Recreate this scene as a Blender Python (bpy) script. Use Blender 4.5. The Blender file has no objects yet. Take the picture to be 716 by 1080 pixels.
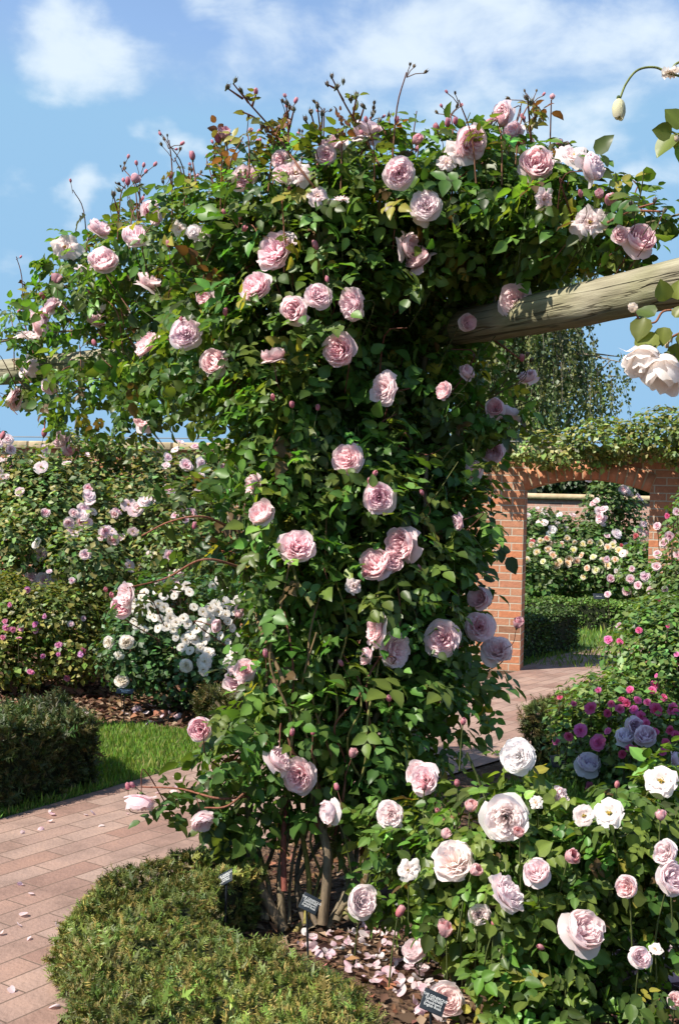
import bpy, math, random
import numpy as np
from mathutils import Vector, Matrix
rng = np.random.default_rng(11)
random.seed(5)
R = math.radians
scn = bpy.context.scene
COL = scn.collection
UP = np.array([0., 0., 1.])

# ------------------------------------------------------------------ camera frame
CAM = np.array([0., 0., 1.6]); ROLL = R(1.5); F = 1200.
RX = np.array([math.cos(ROLL), 0, math.sin(ROLL)]); UX = np.array([-math.sin(ROLL), 0, math.cos(ROLL)]); FW = np.array([0., 1., 0.])
def P(px, py, d):
    return CAM + d * (FW + (px - 358) / F * RX + (540 - py) / F * UX)
def G(px, py, z=0.):
    r = FW + (px - 358) / F * RX + (540 - py) / F * UX
    return CAM + r * ((z - CAM[2]) / r[2])
def nrm(a):
    a = np.asarray(a, float)
    return a / np.maximum(np.linalg.norm(a, axis=-1, keepdims=True), 1e-9)

cam = bpy.data.cameras.new('camera'); co = bpy.data.objects.new('camera', cam); COL.objects.link(co)
cam.sensor_fit = 'VERTICAL'; cam.sensor_height = 36; cam.sensor_width = 24; cam.lens = 36 * F / 1080; cam.clip_end = 2000; cam.clip_start = .05
co.matrix_world = Matrix(((RX[0], UX[0], 0, 0), (0, 0, -1, 0), (RX[2], UX[2], 0, 1.6), (0, 0, 0, 1)))
scn.camera = co

# ------------------------------------------------------------------ node helpers
def newmat(name):
    m = bpy.data.materials.new(name); m.use_nodes = True
    nt = m.node_tree; nt.nodes.clear()
    out = nt.nodes.new('ShaderNodeOutputMaterial')
    return m, nt, out
def N(nt, typ, **kw):
    n = nt.nodes.new(typ)
    for k, v in kw.items():
        if k.startswith('_'):
            setattr(n, k[1:], v)
        else:
            n.inputs[k.replace('__', ' ')].default_value = v
    return n
def ramp(nt, stops, fac=None):
    n = nt.nodes.new('ShaderNodeValToRGB'); e = n.color_ramp.elements
    while len(e) < len(stops): e.new(.5)
    for x, (p, c) in zip(e, stops):
        x.position = p; x.color = (*c, 1) if len(c) == 3 else c
    if fac is not None: nt.links.new(fac, n.inputs[0])
    return n
def leafy(name, rough=.36, trans=.26, spec=.5, tcol=(1.5, 1.5, .5)):
    m, nt, out = newmat(name); L = nt.links.new
    at = N(nt, 'ShaderNodeAttribute', _attribute_name='Col')
    b = N(nt, 'ShaderNodeBsdfPrincipled', Roughness=rough); b.inputs['Specular IOR Level'].default_value = spec
    t = N(nt, 'ShaderNodeBsdfTranslucent')
    mul = N(nt, 'ShaderNodeMix', _data_type='RGBA', _blend_type='MULTIPLY'); mul.inputs[0].default_value = 1
    L(at.outputs['Color'], mul.inputs[6]); mul.inputs[7].default_value = (*tcol, 1)
    L(at.outputs['Color'], b.inputs['Base Color']); L(mul.outputs[2], t.inputs['Color'])
    mx = N(nt, 'ShaderNodeMixShader'); mx.inputs[0].default_value = trans
    L(b.outputs[0], mx.inputs[1]); L(t.outputs[0], mx.inputs[2]); L(mx.outputs[0], out.inputs[0])
    return m
def petal_mat():
    m, nt, out = newmat('rose_petal'); L = nt.links.new
    at = N(nt, 'ShaderNodeAttribute', _attribute_name='Col'); oi = N(nt, 'ShaderNodeObjectInfo')
    sep = N(nt, 'ShaderNodeSeparateColor'); L(at.outputs['Color'], sep.inputs[0])
    # pale edge colour: object colour lifted toward white
    lift = N(nt, 'ShaderNodeMix', _data_type='RGBA'); lift.inputs[0].default_value = .70
    L(oi.outputs['Color'], lift.inputs[6]); lift.inputs[7].default_value = (1., .93, .925, 1)
    mx = N(nt, 'ShaderNodeMix', _data_type='RGBA'); L(sep.outputs[0], mx.inputs[0])
    sat = N(nt, 'ShaderNodeMix', _data_type='RGBA'); L(sep.outputs[1], sat.inputs[0])   # G=1 : keep full object colour
    L(lift.outputs[2], sat.inputs[6]); L(oi.outputs['Color'], sat.inputs[7])
    L(sat.outputs[2], mx.inputs[6]); L(oi.outputs['Color'], mx.inputs[7])
    b = N(nt, 'ShaderNodeBsdfPrincipled', Roughness=.55); b.inputs['Specular IOR Level'].default_value = .2
    t = N(nt, 'ShaderNodeBsdfTranslucent')
    L(mx.outputs[2], b.inputs['Base Color']); L(mx.outputs[2], t.inputs[0])
    ms = N(nt, 'ShaderNodeMixShader'); ms.inputs[0].default_value = .56
    L(b.outputs[0], ms.inputs[1]); L(t.outputs[0], ms.inputs[2]); L(ms.outputs[0], out.inputs[0])
    return m
def flat_mat(name, stops, scale=8, rough=.8, bump=.3, stretch=(1, 1, 1), detail=6, spec=.3, bscale=None):
    m, nt, out = newmat(name); L = nt.links.new
    tc = N(nt, 'ShaderNodeTexCoord'); mp = N(nt, 'ShaderNodeMapping'); mp.inputs['Scale'].default_value = stretch
    L(tc.outputs['Object'], mp.inputs[0])
    no = N(nt, 'ShaderNodeTexNoise', Scale=scale, Detail=detail, Roughness=.6); L(mp.outputs[0], no.inputs[0])
    rp = ramp(nt, stops, no.outputs[0])
    b = N(nt, 'ShaderNodeBsdfPrincipled', Roughness=rough); b.inputs['Specular IOR Level'].default_value = spec
    L(rp.outputs[0], b.inputs['Base Color'])
    n2 = N(nt, 'ShaderNodeTexNoise', Scale=bscale or scale * 3, Detail=5); L(mp.outputs[0], n2.inputs[0])
    bp = N(nt, 'ShaderNodeBump', Strength=bump, Distance=.02); L(n2.outputs[0], bp.inputs['Height']); L(bp.outputs[0], b.inputs['Normal'])
    L(b.outputs[0], out.inputs[0])
    return m
M = {}
M['leaf'] = leafy('rose_leaf', .40, .42, .34)
M['leaf_soft'] = leafy('soft_leaf', .45, .28, .4)
M['needle'] = leafy('yew_needle', .5, .12, .35)
M['grass'] = leafy('grass_blade', .55, .3, .25)
M['petal'] = petal_mat()
def stem_mat():
    m, nt, out = newmat('rose_stem'); L = nt.links.new
    at = N(nt, 'ShaderNodeAttribute', _attribute_name='Col'); tc = N(nt, 'ShaderNodeTexCoord')
    mp = N(nt, 'ShaderNodeMapping'); mp.inputs['Scale'].default_value = (90, 90, 14); L(tc.outputs['Object'], mp.inputs[0])
    no = N(nt, 'ShaderNodeTexNoise', Scale=1., Detail=5, Roughness=.7); L(mp.outputs[0], no.inputs[0])
    rp = ramp(nt, [(.3, (.45, .42, .4)), (.5, (1, 1, 1)), (.72, (1.45, 1.4, 1.3))], no.outputs[0])
    mu = N(nt, 'ShaderNodeMix', _data_type='RGBA', _blend_type='MULTIPLY'); mu.inputs[0].default_value = 1; L(at.outputs['Color'], mu.inputs[6]); L(rp.outputs[0], mu.inputs[7])
    b = N(nt, 'ShaderNodeBsdfPrincipled', Roughness=.65); b.inputs['Specular IOR Level'].default_value = .25; L(mu.outputs[2], b.inputs['Base Color'])
    bp = N(nt, 'ShaderNodeBump', Strength=.7, Distance=.006); L(no.outputs[0], bp.inputs['Height']); L(bp.outputs[0], b.inputs['Normal'])
    L(b.outputs[0], out.inputs[0]); return m
M['stem'] = stem_mat()
M['stamen'] = flat_mat('stamen', [(.3, (.55, .33, .05)), (.7, (.75, .55, .12))], 40, .7, 0)
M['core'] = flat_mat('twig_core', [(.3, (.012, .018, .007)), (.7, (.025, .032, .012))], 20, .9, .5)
M['bark'] = flat_mat('tree_bark', [(.35, (.12, .09, .06)), (.65, (.3, .25, .19))], 6, .85, .6, (3, 3, .6))
M['stone'] = flat_mat('coping_stone', [(.3, (.36, .27, .16)), (.7, (.55, .44, .29))], 5, .85, .4)
M['black'] = flat_mat('black_label', [(.3, (.014, .018, .023)), (.7, (.03, .036, .043))], 8, .38, .05)
M['white'] = flat_mat('white_lettering', [(.3, (.7, .7, .68)), (.7, (.82, .82, .8))], 8, .6, 0)
M['metal'] = flat_mat('steel_wire', [(.3, (.12, .12, .12)), (.7, (.2, .2, .2))], 8, .5, 0)
M['terracotta'] = flat_mat('terracotta', [(.3, (.34, .13, .08)), (.7, (.45, .2, .13))], 12, .85, .2)
M['chip'] = leafy('bark_chip', .85, 0., .2)

# ------------------------------------------------------------------ mesh helpers
def build(name, V, T, mat, parent=None, col=None, smooth=True, loc=None):
    """V (n,3) world (or local to parent), T (m,3) or (m,4) faces"""
    V = np.asarray(V, np.float32); T = np.asarray(T, np.int32); k = T.shape[1]
    me = bpy.data.meshes.new(name)
    me.vertices.add(len(V)); me.vertices.foreach_set('co', V.ravel())
    me.loops.add(T.size); me.loops.foreach_set('vertex_index', T.ravel())
    me.polygons.add(len(T)); me.polygons.foreach_set('loop_start', np.arange(0, T.size, k, dtype=np.int32))
    if smooth: me.polygons.foreach_set('use_smooth', np.ones(len(T), bool))
    if col is not None:
        a = me.color_attributes.new('Col', 'FLOAT_COLOR', 'POINT')
        c = np.ones((len(V), 4), np.float32); c[:, :3] = np.clip(col, 0, 1); a.data.foreach_set('color', c.ravel())
    me.update(calc_edges=True); me.validate()
    for x in (mat if isinstance(mat, (list, tuple)) else [mat]): me.materials.append(x)
    return link(name, me, parent, loc)
def link(name, me, parent=None, loc=None):
    o = bpy.data.objects.new(name, me); COL.objects.link(o)
    if parent is not None:
        o.parent = parent
        o.location = -Vector(parent.location) if loc is None else loc     # world-space meshes under an un-rotated Empty
    elif loc is not None: o.location = loc
    return o
def empty(name, label, cat, loc=(0, 0, 0), group=None):
    o = bpy.data.objects.new(name, None); COL.objects.link(o); o.location = [float(c) for c in loc]; o.empty_display_size = .1
    o['label'] = label; o['category'] = cat
    if group: o['group'] = group
    return o
def tag(o, label, cat, group=None):
    o['label'] = label; o['category'] = cat
    if group: o['group'] = group
    return o
class Tris:
    def __init__(s): s.V = []; s.T = []; s.C = []; s.n = 0
    def add(s, V, T, c):
        V = np.asarray(V, float).reshape(-1, 3); T = np.asarray(T, int).reshape(-1, 3)
        c = np.asarray(c, float); c = np.broadcast_to(c, (len(V), 3))
        s.V.append(V); s.T.append(T + s.n); s.C.append(c); s.n += len(V)
    def tube(s, pts, r0, r1=None, c=(.05, .06, .02), k=6, c1=None):
        pts = np.asarray(pts, float); n = len(pts); r1 = r0 if r1 is None else r1
        tg = nrm(np.gradient(pts, axis=0)); ref = np.array([.31, .77, .55])
        a = nrm(np.cross(tg, ref)); b = np.cross(tg, a)
        rr = np.linspace(r0, r1, n)[:, None, None]; th = np.arange(k) * 2 * np.pi / k
        V = pts[:, None, :] + rr * (np.cos(th)[None, :, None] * a[:, None, :] + np.sin(th)[None, :, None] * b[:, None, :])
        i = np.arange(n - 1)[:, None] * k + np.arange(k)[None]; j = np.arange(n - 1)[:, None] * k + (np.arange(k)[None] + 1) % k
        T = np.concatenate([np.stack([i, j, j + k], -1).reshape(-1, 3), np.stack([i, j + k, i + k], -1).reshape(-1, 3)])
        cc = np.asarray(c, float)
        if c1 is not None:
            w = np.linspace(0, 1, n)[:, None]; cc = np.repeat(cc * (1 - w) + np.asarray(c1) * w, k, 0)
        s.add(V.reshape(-1, 3), T, cc)
    def build(s, name, mat, parent=None, smooth=True):
        return build(name, np.concatenate(s.V), np.concatenate(s.T), mat, parent, np.concatenate(s.C), smooth)
def bez(pts, n=14):
    """smooth Catmull-Rom through points"""
    p = np.asarray(pts, float); p = np.vstack([2 * p[0] - p[1], p, 2 * p[-1] - p[-2]]); out = []
    for i in range(1, len(p) - 2):
        t = np.linspace(0, 1, n, endpoint=(i == len(p) - 3))[:, None]
        a, b, c, d = p[i - 1], p[i], p[i + 1], p[i + 2]
        out.append(.5 * (2 * b + (c - a) * t + (2 * a - 5 * b + 4 * c - d) * t ** 2 + (3 * b - a - 3 * c + d) * t ** 3))
    return np.vstack(out)
def snoise(p, s, seed=0):
    r = np.random.default_rng(seed); v = 0
    for i in range(6):
        k = r.normal(size=3) * s; v = v + np.sin(p @ k + r.uniform(0, 6.28))
    return v / 3.2

# leaf templates: x across, y along, z normal
LEAF_V = np.array([[0, 0, 0], [0, .2, -.02], [0, .5, -.03], [0, .78, -.03], [0, 1, -.13],
                   [-.27, .12, .04], [-.40, .38, .09], [-.24, .73, .04], [.27, .12, .04], [.40, .38, .09], [.24, .73, .04]])
LEAF_T = np.array([[0, 1, 5], [1, 6, 5], [1, 2, 6], [2, 7, 6], [2, 3, 7], [3, 4, 7],
                   [0, 8, 1], [1, 8, 9], [1, 9, 2], [2, 9, 10], [2, 10, 3], [3, 10, 4]])
LEAF_S = np.array([1.25, 1.3, 1.25, 1.2, .95, .95, .95, .95, .95, .95, .95])
def leaf_hi(rows=9, cols=5):
    t = np.linspace(0, 1, rows); V = []
    for i, y in enumerate(t):
        hw = .41 * (math.sin(math.pi * min(1, y ** .78 * 1.0)) ** .8 if 0 < y < 1 else 0) + (.012 if y in (0., 1.) else 0)
        for c in np.linspace(-1, 1, cols):
            tooth = 1.07 if (i % 2 and abs(c) == 1) else 1.
            V.append([c * hw * tooth, y - (.035 if (i % 2 and abs(c) == 1) else 0), .10 * abs(c) ** 1.3 * hw / .41 - .13 * y ** 2 + .012 * math.sin(9 * y) * abs(c)])
    i = np.arange(rows * cols).reshape(rows, cols); a, b, c, d = i[:-1, :-1], i[:-1, 1:], i[1:, 1:], i[1:, :-1]
    T = np.concatenate([np.stack([a, b, c], -1).reshape(-1, 3), np.stack([a, c, d], -1).reshape(-1, 3)])
    S = np.tile([.95, .98, 1.22, .98, .95], rows)
    return np.array(V), T, S
HI = leaf_hi()
SM_V = np.array([[0, 0, 0], [0, .5, -.05], [0, 1, -.1], [-.34, .45, .06], [.34, .45, .06]])
SM_T = np.array([[0, 1, 3], [1, 2, 3], [0, 4, 1], [1, 4, 2]]); SM_S = np.array([1.1, 1.1, .95, 1, 1])
ND_V = np.array([[0, 0, 0], [-.5, .45, 0], [.5, .45, 0], [0, 1, 0]]); ND_T = np.array([[0, 2, 1], [1, 2, 3]]); ND_S = np.array([.85, 1, 1, 1.1])
def place(tv, tt, ts, pos, y, n, size, col, width=1.):
    """scatter a template; pos,y(axis),n(normal) (m,3); size (m,), col (m,3)"""
    y = nrm(y); x = nrm(np.cross(y, n)); z = np.cross(x, y); m = len(pos)
    w = np.broadcast_to(np.asarray(width, float), (m,))
    V = pos[:, None] + size[:, None, None] * (tv[None, :, 0:1] * w[:, None, None] * x[:, None] + tv[None, :, 1:2] * y[:, None] + tv[None, :, 2:3] * z[:, None])
    T = tt[None] + (np.arange(m) * len(tv))[:, None, None]
    C = col[:, None, :] * ts[None, :, None]
    return V.reshape(-1, 3), T.reshape(-1, 3), C.reshape(-1, 3)
def leafcol(m, base, var=.3, young=None, yp=0., r=None):
    r = r or rng
    c = np.asarray(base)[None] * np.exp(r.normal(0, var, (m, 1))) * np.exp(r.normal(0, .12, (m, 3)))
    if yp > 0:
        k = r.random(m) < yp; c[k] = np.asarray(young) * np.exp(r.normal(0, .2, (k.sum(), 1)))
    return c

# ellipsoid blobs from picture positions with a real depth
class Blob:
    def __init__(s, px, py, rx, ry, rd, d, w=1.):
        s.c = P(px, py, d); s.r = np.array([rx * d / F, rd, ry * d / F]); s.w = w
        a, b, c = s.r; s.area = 4 * np.pi * (((a * b) ** 1.6 + (a * c) ** 1.6 + (b * c) ** 1.6) / 3) ** (1 / 1.6)
def front(px, py, blobs):
    r = FW + (px - 358) / F * RX + (540 - py) / F * UX; best = None; near = (9e9, 5)
    for b in blobs:
        o = (CAM - b.c) / b.r; q = r / b.r; A = q @ q; B = o @ q; C = o @ o - 1; D = B * B - A * C
        if D >= 0:
            t = (-B - math.sqrt(D)) / A
            best = t if best is None else min(best, t)
        else:
            if C + 1 - B * B / A < near[0]: near = (C + 1 - B * B / A, -B / A)
    return best if best is not None else near[1]
def sample(blobs, n, lo=.5, hi=1.08, bias=2.2):
    w = np.array([b.area * b.w for b in blobs]); w /= w.sum(); k = rng.choice(len(blobs), n, p=w)
    d = nrm(rng.normal(size=(n, 3))); rad = lo + (hi - lo) * rng.random(n) ** (1 / bias)
    c = np.array([b.c for b in blobs])[k]; r = np.array([b.r for b in blobs])[k]
    pos = c + d * r * rad[:, None]; out = nrm(d / r)
    return pos, out, rad
SUNDIR = nrm(np.array([-.60, -.34, .82]))
def compound(pos, out, size, base, var, young=None, yp=0., zones=(), keep=None, nl=5, droop=.25, rach=True, upw=.55, tm=None):
    """rose leaves: rachis with 5 leaflets. returns V,T,C"""
    m = len(pos)
    n = nrm(out * .55 + UP * upw + nrm(rng.normal(size=(m, 3))) * .55)
    a = nrm(out * .5 + nrm(rng.normal(size=(m, 3))) * .9 - UP * droop); a = nrm(a - n * (np.sum(a * n, 1, keepdims=True)) * .8)
    s = nrm(np.cross(a, n)); sz = size * np.exp(rng.normal(0, .2, m)); L = sz * 1.55
    rows = [(1., 0, 1.), (.62, 1, .9), (.62, -1, .9), (.25, 1, .72), (.25, -1, .72)][:nl]
    PO, Y, NN, SZ, CC = [], [], [], [], []
    cl = leafcol(m, base, var, young, yp)
    od = rng.random(m); cl[od < .02] = np.array([.30, .27, .05]); cl[(od > .02) & (od < .04)] = np.array([.12, .075, .035])
    for t, sd, k in rows:
        PO.append(pos + a * (L * t)[:, None]); y = a * (.45 if sd else 1.) + s * sd * .9 + rng.normal(0, .12, (m, 3)) - UP * .12
        Y.append(y); NN.append(n + rng.normal(0, .28, (m, 3))); SZ.append(sz * k * np.exp(rng.normal(0, .1, m))); CC.append(cl * np.exp(rng.normal(0, .1, (m, 1))))
    PO, Y, NN, SZ, CC = map(np.concatenate, (PO, Y, NN, SZ, CC))
    ok = np.ones(len(PO), bool); mid = PO + nrm(Y) * (SZ * .5)[:, None]
    for c, d, r in zones:
        q = mid - c; h = q @ d; per = np.linalg.norm(q - h[:, None] * d, axis=1)
        ok &= ~((h > -.25 * r) & (h < 4.2 * r) & (per < r * .95 + .25 * np.clip(h, 0, None) * .3))
    if keep is not None: ok &= keep(mid)
    W = .86 + rng.normal(0, .1, len(PO))
    tv, tt, ts = tm or (LEAF_V, LEAF_T, LEAF_S)
    return place(tv, tt, ts, PO[ok], Y[ok], NN[ok], SZ[ok], CC[ok], W[ok])
def simple(blobs, n, size, base, var=.3, young=None, yp=0., lo=.55, hi=1.08, hole=.0, hs=6., keep=None, zones=(), upw=.6, tmpl=None, width=1.1):
    pos, out, _ = sample(blobs, n, lo, hi)
    if hole > 0:
        ok = snoise(pos, hs, 3) > -1.2 + hole * 1.6; pos, out = pos[ok], out[ok]
    if keep is not None:
        ok = keep(pos); pos, out = pos[ok], out[ok]
    for c, d, r in zones:
        q = pos - c; h = q @ d; per = np.linalg.norm(q - h[:, None] * d, axis=1); ok = ~((h > -.2 * r) & (h < 4 * r) & (per < r)); pos, out = pos[ok], out[ok]
    m = len(pos); nn = nrm(out * .6 + UP * upw + nrm(rng.normal(size=(m, 3))) * .6)
    y = nrm(np.cross(nn, rng.normal(size=(m, 3)))) + out * .25 - UP * .2
    tv, tt, ts = tmpl or (SM_V, SM_T, SM_S)
    return place(tv, tt, ts, pos, y, nn, size * np.exp(rng.normal(0, .22, m)), leafcol(m, base, var, young, yp) * np.exp(.2 * snoise(pos, 2.2, 9))[:, None], width)

# ------------------------------------------------------------------ roses
def bloom_mesh(name, seed, layers, nu=7, nv=7, calyx=True, crumple=1., stamen=False, sat=0.):
    r = np.random.default_rng(seed); VV = []; TT = []; CC = []; n0 = 0; mats = []; kids = {}
    for (n, rho, zr, Phi, lip, wf, tc) in layers:
        off = r.uniform(0, 6.28)
        for i in range(n):
            az = off + 2 * np.pi * (i + r.normal(0, .12)) / n
            u, v = np.meshgrid(np.linspace(-1, 1, nu), np.linspace(0, 1, nv), indexing='ij')
            rs = rho * (1 + r.normal(0, .07)); zs = zr * (1 + r.normal(0, .1)); ph = R(Phi) * (1 + r.normal(0, .06)); lp = lip * r.uniform(.3, 1.5)
            ve = v * (1 - .14 * u ** 2 + .07 * np.exp(-(u / .25) ** 2) * -1 * r.uniform(0, 1))
            w = np.maximum(.32, np.sqrt(np.clip(1 - ((v - .55) / .5) ** 2, 0, 1)))
            w = np.where(v > .55, np.maximum(w, .74), w)
            f = ve * ph; q1, q2, q3 = r.uniform(0, 6.28, 3)
            rr = rs * np.sin(f) / max(math.sin(min(ph, math.pi / 2)), .2); z = zs * (1 - np.cos(f)) / (1 - math.cos(ph))
            e = np.clip((v - .62) / .38, 0, 1) ** 2
            rr = rr + rs * e * lp * .32; z = z - e * lp * .34
            rr = rr * (1 + crumple * v * (.045 * np.sin(3.1 * u + q1) + .022 * np.sin(6 * u + 5 * v + q2))) + crumple * rs * .07 * r.uniform(-.3, 1) * u ** 2 * v
            z = z + crumple * v ** 2 * rs * (.07 * np.sin(3.6 * u + q3) + .03 * np.sin(8 * u + q1))
            A = az + u * w * wf * np.pi / n + r.normal(0, .1) * v
            cx, cy = r.normal(0, .045, 2) * (1 if rho < .62 else 0)
            V = np.stack([rr * np.cos(A) + cx * v, rr * np.sin(A) + cy * v, z], -1).reshape(-1, 3)
            idx = np.arange(nu * nv).reshape(nu, nv); a, b, c, d = idx[:-1, :-1], idx[1:, :-1], idx[1:, 1:], idx[:-1, 1:]
            T = np.concatenate([np.stack([a, b, c], -1).reshape(-1, 3), np.stack([a, c, d], -1).reshape(-1, 3)])
            t = np.clip(tc * .72 + r.normal(0, .08) - .25 * np.clip((v - .75) / .25, 0, 1) + .1 * (1 - v), 0, 1).reshape(-1)
            C = np.stack([t, np.full_like(t, sat), t * 0], -1)
            VV.append(V); TT.append(T + n0); CC.append(C); n0 += len(V); mats += [0] * len(T)
    s = Tris()
    if calyx:
        th = np.linspace(0, np.pi, 6); k = 8
        a = np.arange(k) * 2 * np.pi / k
        pr = np.stack([np.outer(np.sin(th) * .15, np.cos(a)), np.outer(np.sin(th) * .15, np.sin(a)), np.repeat((-.06 + .16 * np.cos(th))[:, None], k, 1)], -1)
        i = np.arange(5)[:, None] * k + np.arange(k)[None]; j = np.arange(5)[:, None] * k + (np.arange(k)[None] + 1) % k
        s.add(pr.reshape(-1, 3), np.concatenate([np.stack([i, j, j + k], -1).reshape(-1, 3), np.stack([i, j + k, i + k], -1).reshape(-1, 3)]), (.09, .13, .04))
        for q in range(5):
            A = q * 2 * np.pi / 5 + r.normal(0, .2); dr = np.array([math.cos(A), math.sin(A), 0]); sd = np.array([-dr[1], dr[0], 0]); l = calyx if calyx is not True else .55; kf = 1. if calyx is True else .42
            up = r.uniform(-.35, .15) if calyx is True else .75
            p0 = dr * .08 + UP * .02; p1 = dr * (.08 + .42 * l * kf) + UP * (.02 + up * .3 * l); p2 = dr * (.08 + l * .8 * kf * .6) + UP * up * l * 1.1
            s.add([p0 - sd * .07, p0 + sd * .07, p1 + sd * .1, p1 - sd * .1, p2], [[0, 1, 2], [0, 2, 3], [3, 2, 4]], (.10, .13, .045))
    if s.n:
        ca = build('calyx', np.concatenate(s.V), np.concatenate(s.T), M['stem'], None, np.concatenate(s.C)); kids['calyx'] = ca.data; bpy.data.objects.remove(ca)
    if stamen:
        s = Tris()
        for q in range(26):
            A = r.uniform(0, 6.28); e = r.uniform(.02, .24); b = np.array([e * math.cos(A), e * math.sin(A), .12 + r.uniform(.02, .12)])
            x = np.array([.03, 0, 0]); y = np.array([0, .03, 0])
            s.add([b - x, b + x, b - y, b + y, b + UP * .05, b - UP * .2], [[0, 2, 4], [2, 1, 4], [1, 3, 4], [3, 0, 4], [0, 5, 2], [1, 5, 3]], (.6, .4, .1))
        st_ = build('stamens', np.concatenate(s.V), np.concatenate(s.T), M['stamen'], None, np.concatenate(s.C)); kids['stamens'] = st_.data; bpy.data.objects.remove(st_)
    o = build(name, np.concatenate(VV), np.concatenate(TT), M['petal'], None, np.concatenate(CC)); me = o.data; bpy.data.objects.remove(o)
    return me, kids
def full(seed, k=1., open_=1.):
    return [(5, 1.0, .36 * k, 70, .6, 1.75, .0), (6, .97, .58 * k, 84, .4, 1.75, .06), (7, .89, .74 * k, 94, .4, 1.7, .14), (8, .77, .84 * k, 97, .5, 1.6, .22),
            (9, .64, .9 * k, 97, .5, 1.5, .32), (10, .5, .94 * k, 96, .5, 1.4, .42), (9, .37, .95 * k, 94, .45, 1.3, .52), (8, .24, .94 * k, 92, .4, 1.2, .6), (5, .11, .9 * k, 90, .2, 1.2, .66)]
def cup(seed):
    return [(4, 1.0, .35, 66, .8, 1.7, .0), (5, .97, .95, 100, .35, 1.8, .06), (6, .95, 1.12, 112, .15, 1.75, .12), (7, .84, 1.18, 110, .2, 1.6, .22), (8, .68, 1.2, 106, .3, 1.5, .32), (9, .52, 1.2, 103, .35, 1.4, .42), (8, .36, 1.18, 100, .35, 1.3, .52), (6, .2, 1.14, 96, .3, 1.2, .6)]
BM = {
 'F': [bloom_mesh('rose_full', s, full(s, k)) for s, k in ((1, 1.), (2, 1.15), (3, .9), (4, 1.25), (14, 1.1))],
 'C': [bloom_mesh('rose_cupped', s, cup(s)) for s in (5, 6, 7, 15)],
 'H': [bloom_mesh('rose_half_open', s, [(4, .62, 1.15, 118, .35, 1.9, .45), (5, .56, 1.25, 126, .05, 1.8, .7), (5, .44, 1.28, 126, 0, 1.7, .85), (4, .3, 1.25, 122, 0, 1.6, .95)], calyx=.8, crumple=.5) for s in (8, 9)],
 'B': [bloom_mesh('rose_bud', s, [(3, .42, 1.35, 148, 0, 2.3, 1.), (3, .38, 1.4, 148, 0, 2.2, 1.)], nu=7, nv=8, calyx=1.1, crumple=.25) for s in (10, 11)],
 'g': [bloom_mesh('rose_green_bud', 21, [(3, .3, .9, 150, 0, 2.3, 1.)], nu=5, nv=5, calyx=1.7, crumple=.2)],
 'X': [bloom_mesh('rose_spent', s, [(5, 1.05, .25, 62, .9, 1.5, .0), (6, .8, .5, 74, .9, 1.4, .05), (6, .5, .62, 88, .6, 1.3, .15), (4, .25, .6, 90, .3, 1.2, .3)], crumple=2.4, stamen=True) for s in (12, 13, 29)],
 'S': [bloom_mesh('rose_open', s, [(5, 1., .2, 66, .5, 1.5, 0.), (5, .8, .34, 75, .5, 1.35, .04), (4, .5, .4, 85, .3, 1.2, .08)], nu=6, nv=6, stamen=True, crumple=1.5) for s in (16, 17)],
 'T': [bloom_mesh('rose_nodding', s, [(5, .8, 1.35, 100, .8, 1.8, 0.), (5, .66, 1.4, 112, .35, 1.8, .0), (4, .48, 1.35, 118, .0, 1.8, .1)], nu=9, nv=9, calyx=True, crumple=1.8) for s in (18, 19)],
 'p': [bloom_mesh('rose_small', s, [(6, 1., .3, 72, .5, 1.6, .05), (6, .78, .5, 88, .3, 1.6, .3), (5, .5, .56, 92, .1, 1.5, .6), (3, .25, .5, 92, 0, 1.4, .9)], nu=4, nv=4, calyx=False) for s in (22, 23, 24)],
 'q': [bloom_mesh('rose_small_open', s, [(5, 1., .18, 60, .4, 1.5, .0), (4, .7, .25, 70, .3, 1.3, .0)], nu=4, nv=4, calyx=False, stamen=True) for s in (25, 26)],
 'm': [bloom_mesh('rose_small_vivid', s, [(7, 1., .3, 72, .5, 1.6, .4), (6, .78, .5, 88, .3, 1.6, .7), (5, .5, .56, 92, .1, 1.5, .9), (3, .25, .5, 92, 0, 1.4, 1.)], nu=5, nv=5, calyx=False, sat=1.) for s in (27, 28)],
}
def put(kind, pos, d, radius, color, parent, name=None):
    me, kids = random.choice(BM[kind])
    nm = name or {'B': 'bud', 'g': 'bud', 'H': 'bud'}.get(kind, 'bloom')
    o = bpy.data.objects.new(nm, me); COL.objects.link(o)
    q = Vector(d).to_track_quat('Z', 'Y'); s = radius
    o.parent = parent
    mt = Matrix.Translation(Vector(pos) - Vector(parent.location)) @ q.to_matrix().to_4x4() @ Matrix.Rotation(random.uniform(0, 6.28), 4, 'Z')
    s3 = (s * random.uniform(.93, 1.07), s * random.uniform(.93, 1.07), s * random.uniform(.9, 1.1))
    o.matrix_local = mt @ Matrix.Diagonal((*s3, 1))
    o.color = (*color, 1)
    for kn, km in kids.items():
        k_ = bpy.data.objects.new(kn, km); COL.objects.link(k_); k_.parent = o
    return o
PINK = np.array([1., .55, .63]); DEEP = np.array([.66, .15, .24])
def pcol(base, j=.12):
    k = rng.normal(0, j); return np.clip(np.asarray(base) * np.exp(k * np.array([.25, 1, .9]) + rng.normal(0, j * .25, 3) * np.array([.2, 1, 1])), 0, .95)
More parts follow.
